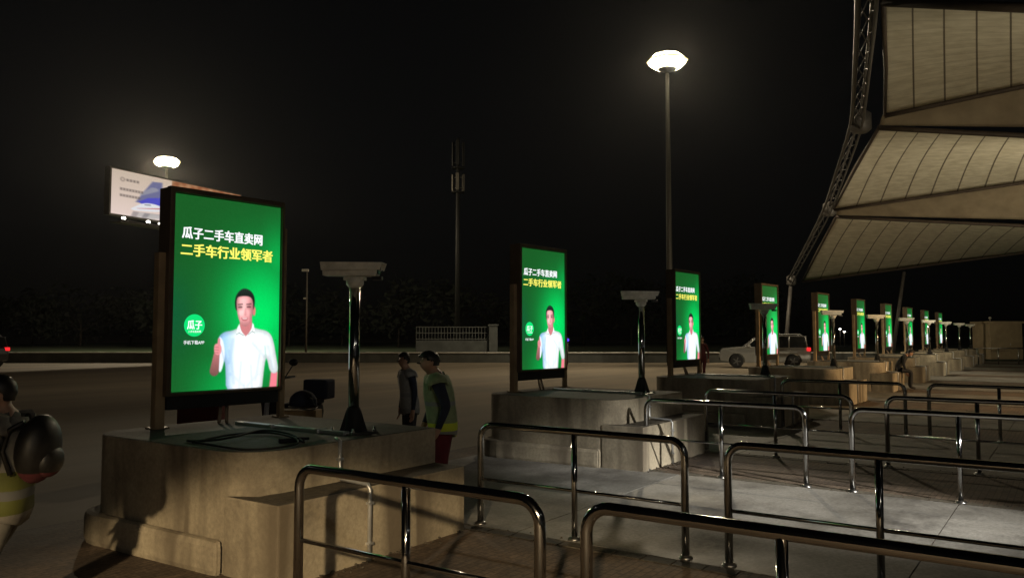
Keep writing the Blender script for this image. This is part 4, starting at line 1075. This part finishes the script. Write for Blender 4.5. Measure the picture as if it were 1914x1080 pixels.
hl = thing('helmet', 'dark helmet with pale strap edge resting on the tan carton', 'helmet', (p.x, p.y, .83), YAW)
b2 = bmesh.new(); bmesh.ops.create_uvsphere(b2, u_segments=18, v_segments=12, radius=.14)
bmesh.ops.delete(b2, geom=[v for v in b2.verts if v.co.z < -.06], context='VERTS')
for v in b2.verts: v.co.z += .08; v.co.x *= 1.15
b = MB(); b.merge(b2); o = b.build('shell', M['navy'], hl); o.modifiers.new('t', 'SOLIDIFY').thickness = .012
b = MB(); b.tube([(.165 * math.cos(R(k)), .145 * math.sin(R(k)), .02 + .02 * math.sin(R(k * 2))) for k in range(0, 361, 20)], .009, 8)
b.tube([(.15, -.05, .03), (.13, -.08, .12), (.08, -.11, .16)], .008, 6); b.build('strap', M['fence'], hl)
p = atz(1166, 868)
b = MB(); b.box(-.17, .17, -.11, .11, 0, .40, bev=.06); b.tube([(-.08, 0, .39), (-.06, 0, .47), (.06, 0, .47), (.08, 0, .39)], .012, 8)
o = b.build('travel_bag', M['matt_black']); o.location = (p.x, p.y, 0); o.rotation_euler.z = R(20); tag(o, 'soft black bag on the ground left of the second island step', 'bag')

# guard booth at far right
p = atd(1882, 660, 52)
t = thing('guard_booth', 'plain beige booth at the right edge of the far background', 'booth', (p.x, p.y, 0), YAW)
b = MB(); b.box(-1.05, 1.05, 0, 2.0, .1, 2.42, bev=.02); b.build('wall', M['booth'], t)
b = MB(); b.box(-1.15, 1.15, -.12, 2.1, 2.422, 2.56, bev=.02); b.build('roof', M['booth'], t)
b = MB(); b.box(-.95, .95, -.05, 2.0, 0, .098); b.build('base', M['wall_dark'], t)
b = MB(); b.box(.15, .9, -.012, -.003, .15, 2.1); o = b.build('door', M['booth'], t); b = MB(); b.box(.22, .26, -.04, -.013, 1.0, 1.14); b.build('handle', M['conduit'], o)
b = MB(); b.tube([(-.9, .2, 2.56), (-.9, .2, 2.72)], .02, 6); b.lathe([(.07, 0), (.09, .06), (.05, .12)], 12, (-.9, .2, 2.72)); b.build('beacon', M['housing'], t)
# two faint distant lamps
for x, y, l in ((1570, 616, 'tiny distant white lamp between the fifth and sixth displays'), (1578, 621, 'lower tiny distant lamp between the fifth and sixth displays')):
    p = atd(x, y, 120)
    t = thing('distant_lamp', l, 'street lamp', (p.x, p.y, 0)); b = MB(); b.tube([(0, 0, 0), (0, 0, p.z)], .07, 8); b.build('pole', M['galv'], t)
    b = MB(); b.ellipsoid((0, 0, p.z + .1), (.16, .16, .11), 10, 8); b.build('lamp_globe', M['lamp_small'], t)
p = atd(1061, 637, 46)
t = thing('marker_lamp', 'tiny violet lamp on a short post right of the second display', 'lamp', (p.x, p.y, 0)); b = MB(); b.tube([(0, 0, 0), (0, 0, p.z)], .03, 8); b.build('post', M['galv'], t)
b = MB(); b.ellipsoid((0, 0, p.z + .06), (.09, .09, .09), 10, 8); b.build('lens', emat('violet_lens', (.12, .05, 1), 1.2), t)

# ------------------------------------------------------------------ thin night haze that gives the lamps their halo
hz = MB(); hz.box(-60, 230, -140, 230, -1.5, 32)
hm = bpy.data.materials.new('night_haze'); hm.use_nodes = True; hn = hm.node_tree
hn.nodes.remove(hn.nodes['Principled BSDF'])
pv = hn.nodes.new('ShaderNodeVolumePrincipled'); pv.inputs['Density'].default_value = .00014; pv.inputs['Color'].default_value = (.9, .9, .9, 1); pv.inputs['Anisotropy'].default_value = .82
hn.links.new(pv.outputs[0], hn.nodes['Material Output'].inputs['Volume'])
tag(hz.build('haze', hm), kind='stuff')

rb = MB(); r2 = random.Random(11)
def stone(x, y, q):
    t_ = bmesh.new(); bmesh.ops.create_icosphere(t_, subdivisions=1, radius=q)
    for v in t_.verts: v.co = Vector((x, y, q * .35)) + Vector((v.co.x * r2.uniform(.7, 1.4), v.co.y * r2.uniform(.7, 1.4), v.co.z * r2.uniform(.4, .9)))
    rb.merge(t_)
for k in range(5):
    for _ in range(70): stone(PER * k + r2.uniform(3.6, 5.7), 4.42 - abs(r2.gauss(0, .07)), r2.uniform(.004, .016))
    for _ in range(110): stone(PER * k + r2.choice((5.74, 9.36)) + r2.gauss(0, .09), r2.uniform(-3, 4.4), r2.uniform(.003, .012))
tag(rb.build('rubble', M['conc_top']), 'loose grit and crumbs of mortar along the step foot and lane edges', 'rubble', kind='stuff')
